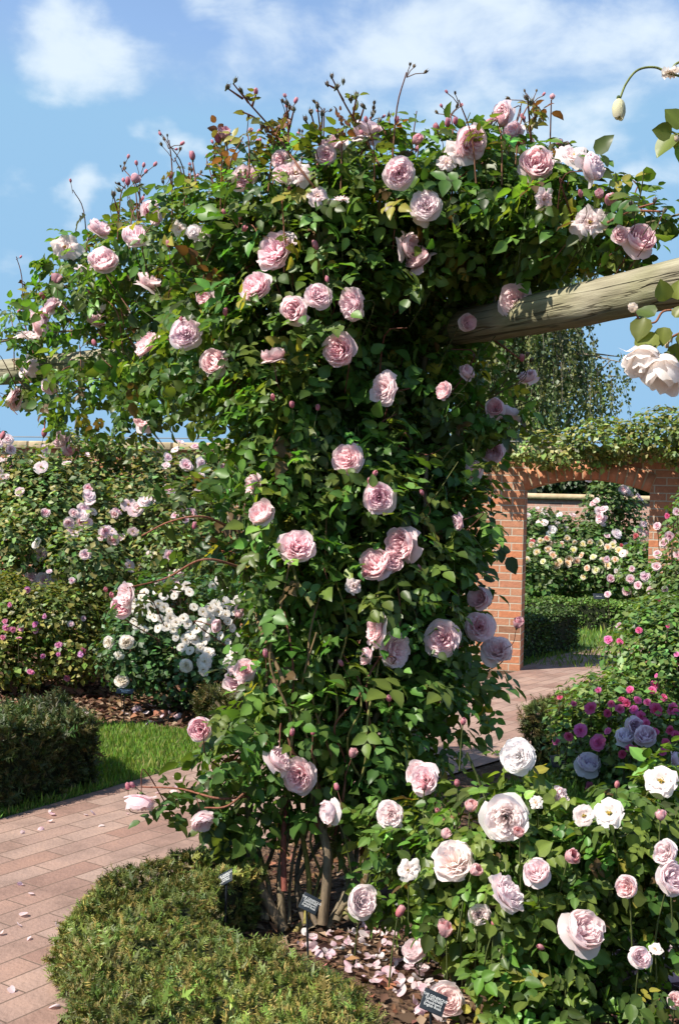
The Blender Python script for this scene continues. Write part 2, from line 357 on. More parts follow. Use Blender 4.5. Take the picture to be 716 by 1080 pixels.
def face(kind, pos, centre, hang=False, j=.42):
    c = nrm(CAM - pos); o = nrm(pos - centre) if centre is not None else c
    r = rng.normal(0, j, 3)
    if kind in 'FXSpqm': d = c * .75 + o * .35 + UP * .22 + np.array([-.15, 0, 0]) + r * .7
    elif kind == 'C': d = c * .5 + o * .3 + UP * .4 + np.array([-.2, 0, 0]) + r
    elif kind == 'T': d = c * .3 - UP * .9 + r * .5
    else: d = UP * .9 + c * .2 + o * .25 + r * .9
    if kind in 'FC' and rng.random() < (.3 if centre is not None else .15): d = d * .75 + np.array([rng.choice([-1., 1.]) * .75, 0, rng.uniform(-.5, .4)])
    if hang: d = c * .45 - UP * .7 + r * .6
    return nrm(d)

# ------------------------------------------------------------------ setting: ground sheets
def poly_sheet(name, pts, z, mat, sub=0):
    me = bpy.data.meshes.new(name); me.from_pydata([(p[0], p[1], z) for p in pts], [], [tuple(range(len(pts)))]); me.update(); me.materials.append(mat)
    o = bpy.data.objects.new(name, me); COL.objects.link(o); o['kind'] = 'structure'
    return o
def soil_mat():
    m, nt, out = newmat('garden_soil'); L = nt.links.new
    tc = N(nt, 'ShaderNodeTexCoord')
    n1 = N(nt, 'ShaderNodeTexNoise', Scale=9., Detail=8, Roughness=.7); L(tc.outputs['Object'], n1.inputs[0])
    n2 = N(nt, 'ShaderNodeTexVoronoi', Scale=42.); L(tc.outputs['Object'], n2.inputs[0])
    rp = ramp(nt, [(.25, (.035, .02, .012)), (.5, (.095, .055, .034)), (.75, (.19, .125, .085))], n1.outputs[0])
    b = N(nt, 'ShaderNodeBsdfPrincipled', Roughness=.95); b.inputs['Specular IOR Level'].default_value = .15
    L(rp.outputs[0], b.inputs['Base Color'])
    ad = N(nt, 'ShaderNodeMath', _operation='ADD'); L(n1.outputs[0], ad.inputs[0]); L(n2.outputs[0], ad.inputs[1])
    bp = N(nt, 'ShaderNodeBump', Strength=.9, Distance=.03); L(ad.outputs[0], bp.inputs['Height']); L(bp.outputs[0], b.inputs['Normal'])
    L(b.outputs[0], out.inputs[0]); return m
M['soil'] = soil_mat()
M['lawn'] = flat_mat('lawn_turf', [(.3, (.035, .075, .012)), (.7, (.075, .14, .025))], 14, .9, .5)
def paver_mat():
    m, nt, out = newmat('brick_pavers'); L = nt.links.new
    tc = N(nt, 'ShaderNodeTexCoord'); mp = N(nt, 'ShaderNodeMapping'); mp.inputs['Rotation'].default_value = (0, 0, R(-56)); L(tc.outputs['Object'], mp.inputs[0])
    br = N(nt, 'ShaderNodeTexBrick', Scale=1., _offset=.5)
    br.inputs['Brick Width'].default_value = .36; br.inputs['Row Height'].default_value = .125; br.inputs['Mortar Size'].default_value = .0045; br.inputs['Mortar Smooth'].default_value = .6
    br.inputs['Color1'].default_value = (.0, .0, .0, 1); br.inputs['Color2'].default_value = (1, 1, 1, 1); br.inputs['Mortar'].default_value = (.5, .5, .5, 1); br.inputs['Bias'].default_value = 0
    L(mp.outputs[0], br.inputs[0])
    rp = ramp(nt, [(0, (.245, .145, .115)), (.35, (.295, .195, .16)), (.65, (.33, .23, .19)), (1, (.27, .165, .13))], br.outputs['Color'])
    n1 = N(nt, 'ShaderNodeTexNoise', Scale=3.5, Detail=7, Roughness=.65); L(tc.outputs['Object'], n1.inputs[0])
    st = ramp(nt, [(.28, (.5, .5, .49)), (.5, (.95, .95, .94)), (.72, (1.22, 1.18, 1.12))], n1.outputs[0])
    mu = N(nt, 'ShaderNodeMix', _data_type='RGBA', _blend_type='MULTIPLY'); mu.inputs[0].default_value = .8; L(rp.outputs[0], mu.inputs[6]); L(st.outputs[0], mu.inputs[7])
    mo = N(nt, 'ShaderNodeMix', _data_type='RGBA'); L(br.outputs['Fac'], mo.inputs[0]); L(mu.outputs[2], mo.inputs[6]); mo.inputs[7].default_value = (.15, .10, .075, 1)
    b = N(nt, 'ShaderNodeBsdfPrincipled', Roughness=.8); b.inputs['Specular IOR Level'].default_value = .25; L(mo.outputs[2], b.inputs['Base Color'])
    n2 = N(nt, 'ShaderNodeTexNoise', Scale=60., Detail=4); L(tc.outputs['Object'], n2.inputs[0])
    iv = N(nt, 'ShaderNodeMath', _operation='MULTIPLY_ADD'); L(br.outputs['Fac'], iv.inputs[0]); iv.inputs[1].default_value = -1.2; L(n2.outputs[0], iv.inputs[2])
    bp = N(nt, 'ShaderNodeBump', Strength=.5, Distance=.01); L(iv.outputs[0], bp.inputs['Height']); L(bp.outputs[0], b.inputs['Normal'])
    L(b.outputs[0], out.inputs[0]); return m
M['paver'] = paver_mat()
poly_sheet('ground', [(-400, -60), (400, -60), (400, 700), (-400, 700)], 0, M['soil'])

WALL0 = np.array([1.9, 11.75]); WD = np.array([math.cos(R(15)), -math.sin(R(15))]); WN = np.array([-WD[1] * -1, 0])
WNORM = np.array([math.sin(R(15)) * -1, -math.cos(R(15))])          # towards the camera
def wl(t, back=0.): return WALL0 + WD * t - WNORM * back
PATH = [(-3.2, -1.0), (-2.95, 2.2), G(0, 866)[:2], G(240, 797)[:2], (.1, 8.9), (1.1, 10.5), wl(0), wl(0, .34), wl(.15, 1.2), wl(.9, 3.2), wl(3, 5), wl(6, 5), wl(6, 2.4), wl(2.5, 2.2), wl(1.35, 1.2), wl(1.24, .34), wl(1.24), (2.85, 10.4), (2.1, 8.9), (1.15, 7.5), (.1, 6.2), (-.62, 5.0), (-.82, 3.5), (-.95, -1.)]
poly_sheet('path', PATH, .012, M['paver'])
LAWN_L = [(-5.5, 3.0), (-2.95, 2.2), tuple(G(0, 866)[:2]), tuple(G(240, 797)[:2]), (-.55, 7.9), tuple(G(200, 772)[:2]), tuple(G(100, 763)[:2]), tuple(G(0, 748)[:2]), (-6, 9.6)]
LAWN_R = [(.85, 5.3), (.95, 6.6), (1.5, 7.35), (2.9, 6.9), (3.2, 5.4)]
poly_sheet('lawn', LAWN_L, .006, M['lawn'])
poly_sheet('lawn', LAWN_R, .006, M['lawn'])
poly_sheet('lawn', [wl(-14, .34), wl(14, .34), wl(14, 40), wl(-14, 40)], .004, M['lawn'])

def inpoly(pts, poly):
    x, y = pts[:, 0], pts[:, 1]; r = np.zeros(len(pts), bool); p = np.asarray([q[:2] for q in poly], float); j = len(p) - 1
    for i in range(len(p)):
        c = ((p[i, 1] > y) != (p[j, 1] > y)) & (x < (p[j, 0] - p[i, 0]) * (y - p[i, 1]) / (p[j, 1] - p[i, 1] + 1e-12) + p[i, 0]); r ^= c; j = i
    return r
def edgedist(pts, poly):
    p = np.asarray([q[:2] for q in poly], float); best = np.full(len(pts), 9e9)
    for i in range(len(p)):
        a, b = p[i - 1], p[i]; ab = b - a; t = np.clip(((pts[:, :2] - a) @ ab) / (ab @ ab), 0, 1); best = np.minimum(best, np.linalg.norm(pts[:, :2] - a - t[:, None] * ab, axis=1))
    return best
def inpts(poly, n):
    p = np.asarray([q[:2] for q in poly], float); lo, hi = p.min(0), p.max(0); out = []; tot = 0
    while tot < n:
        q = lo + (hi - lo) * rng.random((n, 2)); q = q[inpoly(q, poly)]; out.append(q); tot += len(q)
    return np.concatenate(out)[:n]
def grass(poly, n, h, z=.006):
    q = inpts(poly, n); pos = np.c_[q, np.full(n, z)]
    y = UP + rng.normal(0, .35, (n, 3)); nn = rng.normal(size=(n, 3)) + np.array([0, -1, .3])
    V, T, C = place(ND_V, ND_T, ND_S, pos, y, nn, h * np.exp(rng.normal(0, .3, n)), leafcol(n, (.14, .225, .035), .25, (.24, .23, .08), .12), .16)
    o = build('grass', V, T, M['grass'], None, C); o['kind'] = 'stuff'; return o
tag(grass([p for p in LAWN_L[1:8]] , 52000, .034), 'short mown grass strip between the left hedge and the soil bed', 'grass')
tag(grass(LAWN_R, 16000, .05), 'short mown grass behind the white-pink shrub rose', 'grass')
tag(grass([wl(-1, .5), wl(5, .5), wl(5, 5.5), wl(-1, 5.5)], 14000, .06, .004), 'short mown grass seen through the brick archway', 'grass')

# soil relief with bark chips round the rose feet and in the left bed
BED_C = [(-.45, 3.0), (.2, 2.6), (3.2, 2.6), (3.2, 5.3), (.85, 5.3), (.6, 6.2), (.1, 5.9), (-.5, 4.9)]
BED_L = [(-6, 9.7), tuple(G(0, 748)[:2]), tuple(G(100, 763)[:2]), tuple(G(200, 772)[:2]), (-.5, 7.95), (.5, 9.9), (1.2, 11.3), tuple(wl(-.5)), tuple(wl(-9))]
def chips(poly, n, label, near):
    q = inpts(poly, n); k = n; pos = np.c_[q, rng.uniform(.004, .02, k)]
    c = leafcol(k, (.12, .065, .038), .45, (.26, .18, .12), .12)
    V, T, C = place(SM_V, SM_T, SM_S, pos, rng.normal(0, 1, (k, 3)) * np.array([1, 1, .25]), UP + rng.normal(0, .5, (k, 3)), near * np.exp(rng.normal(0, .4, k)), c, .7)
    o = build('bark_mulch', V, T, M['chip'], None, C, smooth=False); o['kind'] = 'stuff'; tag(o, label, 'mulch')
chips(BED_C, 9000, 'brown bark mulch on the soil round the foot of the climbing rose', .035)
chips(BED_L[:7], 12000, 'brown bark mulch on the bed in front of the white floribunda rose', .05)

# ------------------------------------------------------------------ brick wall with arch
def brick_mat(name, c1, c2, mort, rot=False):
    m, nt, out = newmat(name); L = nt.links.new
    tc = N(nt, 'ShaderNodeTexCoord'); sx = N(nt, 'ShaderNodeSeparateXYZ'); L(tc.outputs['Object'], sx.inputs[0])
    ad = N(nt, 'ShaderNodeMath', _operation='ADD'); L(sx.outputs[0], ad.inputs[0]); L(sx.outputs[1], ad.inputs[1])
    cb = N(nt, 'ShaderNodeCombineXYZ'); L(ad.outputs[0], cb.inputs[0]); L(sx.outputs[2], cb.inputs[1])
    br = N(nt, 'ShaderNodeTexBrick', Scale=1., _offset=.5)
    for k, v in (('Brick Width', .235), ('Row Height', .078), ('Mortar Size', .0065), ('Mortar Smooth', .25), ('Bias', 0.)): br.inputs[k].default_value = v
    br.inputs['Color1'].default_value = (0, 0, 0, 1); br.inputs['Color2'].default_value = (1, 1, 1, 1); L(cb.outputs[0], br.inputs[0])
    rp = ramp(nt, [(0, c1), (.45, c2), (.75, tuple(.8 * a + .04 for a in c1)), (.9, tuple(.62 * a for a in c2)), (1, tuple(1.15 * a + .03 for a in c2))], br.outputs['Color'])
    n1 = N(nt, 'ShaderNodeTexNoise', Scale=22., Detail=6, Roughness=.7); L(tc.outputs['Object'], n1.inputs[0])
    st = ramp(nt, [(.3, (.75, .72, .7)), (.7, (1.2, 1.18, 1.15))], n1.outputs[0])
    mu = N(nt, 'ShaderNodeMix', _data_type='RGBA', _blend_type='MULTIPLY'); mu.inputs[0].default_value = .8; L(rp.outputs[0], mu.inputs[6]); L(st.outputs[0], mu.inputs[7])
    mo = N(nt, 'ShaderNodeMix', _data_type='RGBA'); L(br.outputs['Fac'], mo.inputs[0]); L(mu.outputs[2], mo.inputs[6]); mo.inputs[7].default_value = (*mort, 1)
    b = N(nt, 'ShaderNodeBsdfPrincipled', Roughness=.85); b.inputs['Specular IOR Level'].default_value = .2; L(mo.outputs[2], b.inputs['Base Color'])
    iv = N(nt, 'ShaderNodeMath', _operation='MULTIPLY_ADD'); L(br.outputs['Fac'], iv.inputs[0]); iv.inputs[1].default_value = -1.; L(n1.outputs[0], iv.inputs[2])
    bp = N(nt, 'ShaderNodeBump', Strength=.6, Distance=.012); L(iv.outputs[0], bp.inputs['Height']); L(bp.outputs[0], b.inputs['Normal'])
    L(b.outputs[0], out.inputs[0]); return m
M['brick'] = brick_mat('orange_brick', (.52, .20, .10), (.46, .23, .14), (.48, .41, .32))
M['brick_old'] = brick_mat('dull_brick', (.30, .16, .12), (.27, .17, .14), (.30, .26, .22))
M['vouss'] = flat_mat('arch_brick', [(.3, (.46, .18, .09)), (.7, (.62, .28, .16))], 9, .85, .4)
TH = .34; OW = 1.25; SPR = 1.88; RISE = .12; WH = 2.24
def boxes(name, bs, mat, parent, bevel=0.):
    V, Q = [], []
    for (x0, y0, z0, x1, y1, z1) in bs:
        n = len(V); V += [(x0, y0, z0), (x1, y0, z0), (x1, y1, z0), (x0, y1, z0), (x0, y0, z1), (x1, y0, z1), (x1, y1, z1), (x0, y1, z1)]
        Q += [tuple(n + i for i in f) for f in ((3, 2, 1, 0), (4, 5, 6, 7), (0, 1, 5, 4), (1, 2, 6, 5), (2, 3, 7, 6), (3, 0, 4, 7))]
    o = build(name, V, Q, mat, parent, None, False, loc=(0, 0, 0))
    if bevel:
        b = o.modifiers.new('bevel', 'BEVEL'); b.width = bevel; b.segments = 2
    return o
wall = empty('garden_wall', 'orange brick garden wall with a shallow arched doorway and stone coping', 'wall', (*WALL0, 0)); wall.rotation_euler.z = R(-15)
# wall body: outline with the arch opening, extruded (local x along wall, y back)
arc = [(OW * i / 12, SPR + RISE * (1 - ((i - 6) / 6) ** 2)) for i in range(13)]
ol = []
XL, XR = -12., 9.
V, Q = [], []
def quadstrip(a, b):     # front and back faces of a strip between two polylines (x,z)
    global V, Q
    n = len(V); k = len(a)
    for y in (0, TH):
        V += [(x, y, z) for x, z in a] + [(x, y, z) for x, z in b]
    for i in range(k - 1):
        Q.append((n + i, n + i + 1, n + k + i + 1, n + k + i)); Q.append((n + 2 * k + i + 1, n + 2 * k + i, n + 3 * k + i, n + 3 * k + i + 1))
    return n
quadstrip([(XL, 0), (0, 0)], [(XL, WH), (0, WH)]); quadstrip([(OW, 0), (XR, 0)], [(OW, WH), (XR, WH)]); quadstrip(arc, [(x, WH) for x, _ in arc])
for prof in ([(0, 0), (0, SPR)], list(arc), [(OW, SPR), (OW, 0)], [(XL, WH), (XR, WH)], [(XL, 0), (XL, WH)], [(XR, 0), (XR, WH)]):
    n = len(V); V += [(x, 0, z) for x, z in prof] + [(x, TH, z) for x, z in prof]; k = len(prof)
    Q += [(n + i, n + i + 1, n + k + i + 1, n + k + i) for i in range(k - 1)]
build('brickwork', V, Q, M['brick'], wall, None, False, loc=(0, 0, 0))
V, Q = [], []
nv = 15
for i in range(nv):
    f0, f1 = (i + .09) / nv, (i + .91) / nv
    pts = []
    for f in (f0, f1):
        x = OW * f; z = SPR + RISE * (1 - (2 * f - 1) ** 2); sl = -4 * RISE / OW * (2 * f - 1); nx, nz = -sl, 1.; l = math.hypot(nx, nz); nx /= l; nz /= l
        pts += [(x, z + .002), (x + nx * .185, z + nz * .185)]
    n = len(V)
    for y in (-.012, .1): V += [(pts[0][0], y, pts[0][1]), (pts[2][0], y, pts[2][1]), (pts[3][0], y, pts[3][1]), (pts[1][0], y, pts[1][1])]
    Q += [tuple(n + j for j in f) for f in ((0, 1, 2, 3), (0, 4, 5, 1), (1, 5, 6, 2), (2, 6, 7, 3), (3, 7, 4, 0))]
build('arch_ring', V, Q, M['vouss'], wall, None, False, loc=(0, 0, 0))
V, Q = [], []
for i in range(25):
    f = i / 24; x = OW * f; z = SPR + RISE * (1 - (2 * f - 1) ** 2); sl = -4 * RISE / OW * (2 * f - 1); l = math.hypot(sl, 1); V += [(x, -.005, z + .004), (x - sl / l * .19, -.005, z + .19 / l)]
Q = [(2 * i, 2 * i + 2, 2 * i + 3, 2 * i + 1) for i in range(24)]
build('arch_mortar', V, Q, M['stone'], wall, None, False, loc=(0, 0, 0))
boxes('coping', [(x, -.05, WH + .002, x + .88, TH + .05, WH + .09) for x in np.arange(XL, XR, .9)], M['stone'], wall, .012)
# stone ball cap on the wall by the right edge, and the wire strung above the coping
s = Tris(); th = np.linspace(0, np.pi, 9)
fin = empty('stone_cap', 'pale stone cap standing on the wall top right of the archway', 'cap stone', (0, 0, 0))
c = np.array([*wl(1.75, .17), WH + .09]); fin.location = c
s.tube([c + UP * z for z in (0, .05, .08, .1)], .16, .1, (.5, .4, .26), 10)
s.tube([c + UP * (.24 - .16 * math.cos(a)) for a in th], .001, .001, (.5, .4, .27), 4)
bs = Tris(); k = 12
pr = np.array([[.16 * math.sin(a) * math.cos(q), .16 * math.sin(a) * math.sin(q), .24 - .16 * math.cos(a)] for a in th for q in np.arange(k) * 2 * np.pi / k]) + c
i = np.arange(8)[:, None] * k + np.arange(k)[None]; j = np.arange(8)[:, None] * k + (np.arange(k)[None] + 1) % k
bs.add(pr, np.concatenate([np.stack([i, j, j + k], -1).reshape(-1, 3), np.stack([i, j + k, i + k], -1).reshape(-1, 3)]), (.5, .4, .27))
s2 = bs.build('ball', M['stone'], fin); s.build('plinth', M['stone'], fin)
wire = empty('training_wire', 'thin wire strung on a dark post above the garden wall', 'wire', (*wl(-6.1, .17), WH + .09))
s = Tris(); s.tube([[*wl(t, .17), WH + .15] for t in np.linspace(-12, 9, 12)], .006, .006, (.05, .05, .05), 5); s.build('strand', M['metal'], wire)
s = Tris()
for t in (-5.2,): s.tube([[*wl(t, .17), WH + .085], [*wl(t, .17), WH + .4]], .03, .03, (.03, .03, .03), 6)
s.build('post', M['metal'], wire)
far = empty('rear_wall', 'dull pink brick wall with flat coping seen through the archway', 'wall', (*wl(0, 9.), 0)); far.rotation_euler.z = R(-9)
boxes('brickwork', [(-6, 0, 0, 12, .34, 1.93)], M['brick_old'], far); boxes('coping', [(-6, -.05, 1.932, 12, .39, 2.03)], M['stone'], far)

# ------------------------------------------------------------------ pergola
M['log'] = None
def log_mat():
    m, nt, out = newmat('weathered_log'); L = nt.links.new
    tc = N(nt, 'ShaderNodeTexCoord'); mp = N(nt, 'ShaderNodeMapping'); mp.inputs['Scale'].default_value = (.8, 9, 9); L(tc.outputs['Object'], mp.inputs[0])
    n1 = N(nt, 'ShaderNodeTexNoise', Scale=3., Detail=8, Roughness=.65); L(mp.outputs[0], n1.inputs[0])
    n3 = N(nt, 'ShaderNodeTexNoise', Scale=3.2, Detail=5); L(tc.outputs['Object'], n3.inputs[0])
    rp = ramp(nt, [(.25, (.12, .10, .07)), (.5, (.27, .24, .165)), (.75, (.42, .385, .28))], n1.outputs[0])
    gr = ramp(nt, [(.4, (1, 1, 1)), (.7, (.78, .84, .62))], n3.outputs[0])
    mu = N(nt, 'ShaderNodeMix', _data_type='RGBA', _blend_type='MULTIPLY'); mu.inputs[0].default_value = .9; L(rp.outputs[0], mu.inputs[6]); L(gr.outputs[0], mu.inputs[7])
    mp2 = N(nt, 'ShaderNodeMapping'); mp2.inputs['Scale'].default_value = (.55, 14, 14); L(tc.outputs['Object'], mp2.inputs[0])
    vo = N(nt, 'ShaderNodeTexNoise', Scale=1.6, Detail=3, Distortion=.4); L(mp2.outputs[0], vo.inputs[0])
    ck = ramp(nt, [(.475, (1, 1, 1)), (.5, (.12, .1, .07)), (.52, (1, 1, 1))], vo.outputs[0])
    m2 = N(nt, 'ShaderNodeMix', _data_type='RGBA', _blend_type='MULTIPLY'); m2.inputs[0].default_value = .75; L(mu.outputs[2], m2.inputs[6]); L(ck.outputs[0], m2.inputs[7])
    b = N(nt, 'ShaderNodeBsdfPrincipled', Roughness=.8); b.inputs['Specular IOR Level'].default_value = .25; L(m2.outputs[2], b.inputs['Base Color'])
    ad = N(nt, 'ShaderNodeMath', _operation='MULTIPLY_ADD'); L(ck.outputs[0], ad.inputs[0]); ad.inputs[1].default_value = .8; L(n1.outputs[0], ad.inputs[2])
    bp = N(nt, 'ShaderNodeBump', Strength=.8, Distance=.012); L(ad.outputs[0], bp.inputs['Height']); L(bp.outputs[0], b.inputs['Normal'])
    L(b.outputs[0], out.inputs[0]); return m
M['log'] = log_mat()
def log(name, a, b, r0, r1, parent, seed, knots=True):
    a, b = np.asarray(a, float), np.asarray(b, float); L = np.linalg.norm(b - a); n = max(20, int(L * 22)); k = 28
    xs = np.linspace(0, L, n); th = np.arange(k) * 2 * np.pi / k; X, TT = np.meshgrid(xs, th, indexing='ij')
    rr = np.linspace(r0, r1, n)[:, None] * (1 + .05 * snoise(np.stack([X * 2, np.cos(TT), np.sin(TT)], -1), 1.6, seed) + .025 * snoise(np.stack([X * 6, np.cos(TT) * 2, np.sin(TT) * 2], -1), 2., seed + 1))
    bend = .02 * np.sin(xs * 1.4 + seed)[:, None]
    V = np.stack([X, rr * np.cos(TT), rr * np.sin(TT) + bend], -1).reshape(-1, 3)
    Q = [(i * k + j, i * k + (j + 1) % k, (i + 1) * k + (j + 1) % k, (i + 1) * k + j) for i in range(n - 1) for j in range(k)]
    # domed end caps
    for i, sg in ((0, -1), (n - 1, 1)):
        c = len(V); V = np.vstack([V, [[xs[i] + sg * .006, 0, bend[i, 0]]]]); Q += [(i * k + j, i * k + (j + 1) % k, c, c) for j in range(k)]
    T = [];
    for q in Q:
        T.append(q[:3]);
        if q[3] != q[2]: T.append((q[0], q[2], q[3]))
    o = build(name, V, T, M['log'], parent, None, True, loc=(0, 0, 0))
    d = Vector(b - a).normalized(); rot = d.to_track_quat('X', 'Z').to_matrix().to_4x4()
    o.matrix_local = Matrix.Translation(Vector(a) - Vector(parent.location)) @ rot
    return o
POST = np.array([.33, 5.45]); A1 = P(716, 294, 3.85); B1 = P(70, 384, 7.1); A0 = P(480, 343, 5.15)
per = empty('pergola', 'rustic pergola of weathered round logs carrying the pink climbing rose', 'pergola', (POST[0], POST[1], 0))
dA = A1 - A0; e1 = A0 + dA * 2.6; e0 = A0 - dA * .28
log('rail', e0, e1, .078, .083, per, 3)
dB = B1 - np.array([*POST, 2.46]); e2 = np.array([*POST, 2.46]) + dB * 1.42
log('rail', np.array([*POST, 2.47]) + dB * .03, e2, .085, .082, per, 7)
log('post', [*POST, -.05], [*POST, 2.4], .09, .085, per, 5)
log('post', [e2[0] + .05, e2[1] - .05, -.05], [e2[0] + .05, e2[1] - .05, 2.42], .09, .085, per, 9)
log('post', [e1[0] - .05, e1[1] + .1, -.05], [e1[0] - .05, e1[1] + .1, 2.33], .09, .085, per, 11)

# ------------------------------------------------------------------ the big climbing rose
ROSE0 = G(300, 985)
rose = empty('climbing_rose', 'tall climbing rose smothered in large pale pink blooms, growing up the log pergola', 'rose', ROSE0)
B = lambda *a: Blob(*a)
SP = .45
CR = [B(42, 345, 48, 32, .3, 7.0, .42), B(22, 395, 34, 28, .22, 7.2, .45), B(72, 425, 26, 40, .2, 6.7, .45), B(102, 305, 56, 58, .35, 6.3, .62), B(112, 385, 50, 40, .3, 6.3, .5),
      B(165, 285, 66, 66, .4, 5.8, .8), B(175, 385, 56, 50, .35, 5.7, .7), B(245, 262, 84, 78, .45, 5.3, 1), B(235, 365, 70, 78, .42, 5.2, 1), B(330, 245, 92, 80, .5, 5.0, 1), B(330, 350, 105, 105, .5, 4.95, 1),
      B(425, 225, 95, 75, .5, 4.95, 1), B(430, 325, 85, 85, .5, 5.1, 1), B(515, 212, 80, 62, .4, 4.75, 1), B(600, 226, 56, 50, .32, 4.45, .9), B(655, 245, 40, 32, .22, 4.25, .6), B(560, 262, 56, 34, .3, 4.8, .9), B(490, 300, 55, 45, .35, 5.1, .9),
      B(392, 430, 112, 90, .45, 5.0, 1), B(302, 460, 60, 90, .38, 4.85, 1), B(396, 540, 108, 100, .45, 4.92, 1), B(305, 575, 54, 95, .36, 4.75, 1), B(394, 640, 104, 100, .42, 4.85, 1.15), B(312, 680, 56, 90, .33, 4.65, .65),
      B(385, 735, 95, 80, .38, 4.7, .8), B(302, 775, 50, 60, .26, 4.55, .5), B(470, 430, 50, 75, .33, 5.1, .9), B(478, 560, 34, 80, .3, 5.0, .9), B(460, 680, 44, 50, .28, 4.85, .8), B(425, 790, 60, 55, .26, 4.65, .55), B(365, 820, 60, 40, .26, 4.6, .45),
      B(255, 800, 34, 60, .18, 4.45, .6), B(262, 865, 30, 40, .14, 4.45, .45), B(335, 850, 46, 34, .16, 4.5, .5), B(400, 870, 34, 44, .16, 4.55, .5), B(530, 430, 20, 56, .2, 5.1, .3), B(502, 715, 30, 36, .2, 4.8, .4)]
ARMS = [B(200, 525, 40, 34, .2, 4.6, .2), B(220, 590, 34, 30, .2, 4.6, .2), B(150, 620, 24, 20, .12, 4.5, .2), B(175, 845, 28, 16, .1, 4.4, .25), B(212, 850, 22, 30, .1, 4.4, .3), B(240, 860, 24, 40, .12, 4.4, .4), B(540, 372, 22, 30, .15, 5.0, .2), B(690, 222, 30, 18, .12, 4.1, .3), B(140, 440, 30, 20, .14, 6., .3)]
ALLB = CR + ARMS
CENT = lambda p: np.array([p[0] * .55 + .1 * .45, 5.1, min(max(p[2], .5), 2.4) - .1])
BL = """68 260 25 X|105 241 24 C|109 275 29 C|143 250 26 C|157 298 25 C|165 225 22 C|157 222 20 F|41 341 27 C|55 322 20 C|30 352 22 X|48 330 20 F|102 340 22 F|115 331 23 C|156 364 33 F|196 352 35 F|227 382 28 C|17 421 26 F|32 388 22 C|52 408 15 C|154 443 23 C|66 464 20 C|258 188 31 F|312 180 28 X|298 182 22 F|290 264 44 F|270 303 36 F|211 245 18 X|216 313 20 C|310 327 27 C|336 311 29 F|371 320 34 F|288 376 28 C|358 369 34 F|350 155 30 C|343 163 22 F|388 140 32 C|421 182 33 F|449 215 33 F|446 222 22 X|431 260 26 C|441 273 28 C|497 151 38 F|484 158 24 X|541 138 22 C|565 173 34 C|605 161 32 X|623 177 30 C|622 233 32 X|675 252 34 C|654 248 20 F|543 317 38 F|404 410 37 F|468 412 18 C|493 340 17 C|492 393 16 C|556 398 18 C|537 438 22 C|522 430 20 C|520 476 24 C|500 497 20 C|366 484 33 F|399 525 35 F|268 511 22 C|276 541 28 C|313 576 38 F|424 574 33 C|396 595 32 C|412 593 24 C|396 663 37 F|418 686 39 F|388 692 20 C|466 673 37 F|505 661 32 F|524 685 35 F|483 550 18 C|505 631 24 C|373 618 15 X|252 716 32 C|258 706 24 F|133 627 26 F|128 640 24 C|228 660 13 C|253 645 14 C|211 769 26 C|294 801 27 C|315 818 37 F|148 845 30 D|214 866 23 D|335 205 18 X|358 208 18 X|295 168 20 F|205 245 18 F|530 118 20 C|575 210 18 X|470 170 16 X|88 285 14 C|190 240 15 X"""
BUD = """60 295 14 H|203 165 12 B|237 140 18 H|230 146 14 B|258 241 11 B|333 260 12 B|47 457 11 B|72 477 13 H|3 460 10 B|45 312 10 B|643 211 17 H|530 128 16 H|546 658 14 H|440 148 14 H|308 773 10 B|372 795 13 H|410 737 10 B|143 189 13 H|135 192 10 B|180 185 9 B|190 190 9 g|120 205 9 g|126 200 9 g|288 420 9 B|308 427 10 B|238 330 10 B|155 300 9 B|192 338 9 B|395 500 10 B|390 508 10 B|385 605 9 B|335 430 9 B|280 690 10 B|355 830 11 B|330 772 10 B|140 828 9 B|135 830 9 B|205 555 9 B|118 628 9 B|112 622 8 B|460 135 11 B|472 130 11 B|480 128 10 B|500 132 12 B|515 130 10 H|555 103 10 g|560 108 9 g|565 120 9 g|410 122 9 g|418 127 10 B|520 125 10 H|590 150 10 H|612 205 10 B|632 205 12 H|665 215 9 g|690 212 9 g|700 222 9 g|100 362 9 B|178 258 9 B|345 295 8 B|248 85 8 g|240 92 9 g|254 95 9 g|262 103 8 g|270 97 8 B|350 80 8 g|345 88 8 g|355 92 9 g|362 86 8 g|370 104 10 g|376 100 9 g|383 112 9 g|328 118 9 g|335 112 9 g|340 120 9 g|322 125 9 g|302 108 8 g|310 115 8 g|400 128 9 g|393 120 8 g|550 378 10 B|556 374 8 g|560 380 8 g|545 300 8 g|445 520 8 B|442 600 9 B|360 700 9 B"""
st = Tris(); zones = []
STG = (.06, .075, .025); STR = (.13, .05, .035)
def parse(t): return [(float(a), float(b), float(c), k) for a, b, c, k in (x.split() for x in t.split('|'))]
def stemto(pos, d, r, centre, L=.22, rad=.0026, col=STG):
    base = pos - d * r * .1; q = nrm(centre - pos)
    p1 = base - d * L * .4; p2 = base + q * L - UP * L * .5
    st.tube(bez([base, p1, p2], 5), rad * .8, rad, STR if rng.random() < .5 else col, 5)
for px, py, w, k in parse(BL):
    d = {(543, 317): 4.62, (556, 398): 5.0, (537, 438): 5.0}.get((px, py)) or front(px, py, ALLB) - .03; pos = P(px, py, d); cen = CENT(pos); hang = k == 'D'; k = 'C' if hang else k
    di = face(k, pos, cen, hang); r = w * d / F / 2 * (.88 if k == 'F' else .92)
    if (px, py) == (543, 317): di = nrm(np.array([-.35, -.9, -.12]))
    base = pcol(PINK) if k != 'X' else pcol((.84, .62, .60))
    pos = pos - di * r * (.35 if k != 'C' else .5)
    put(k, pos, di, r, base, rose); zones.append((pos, di, r)); stemto(pos, di, r, cen)
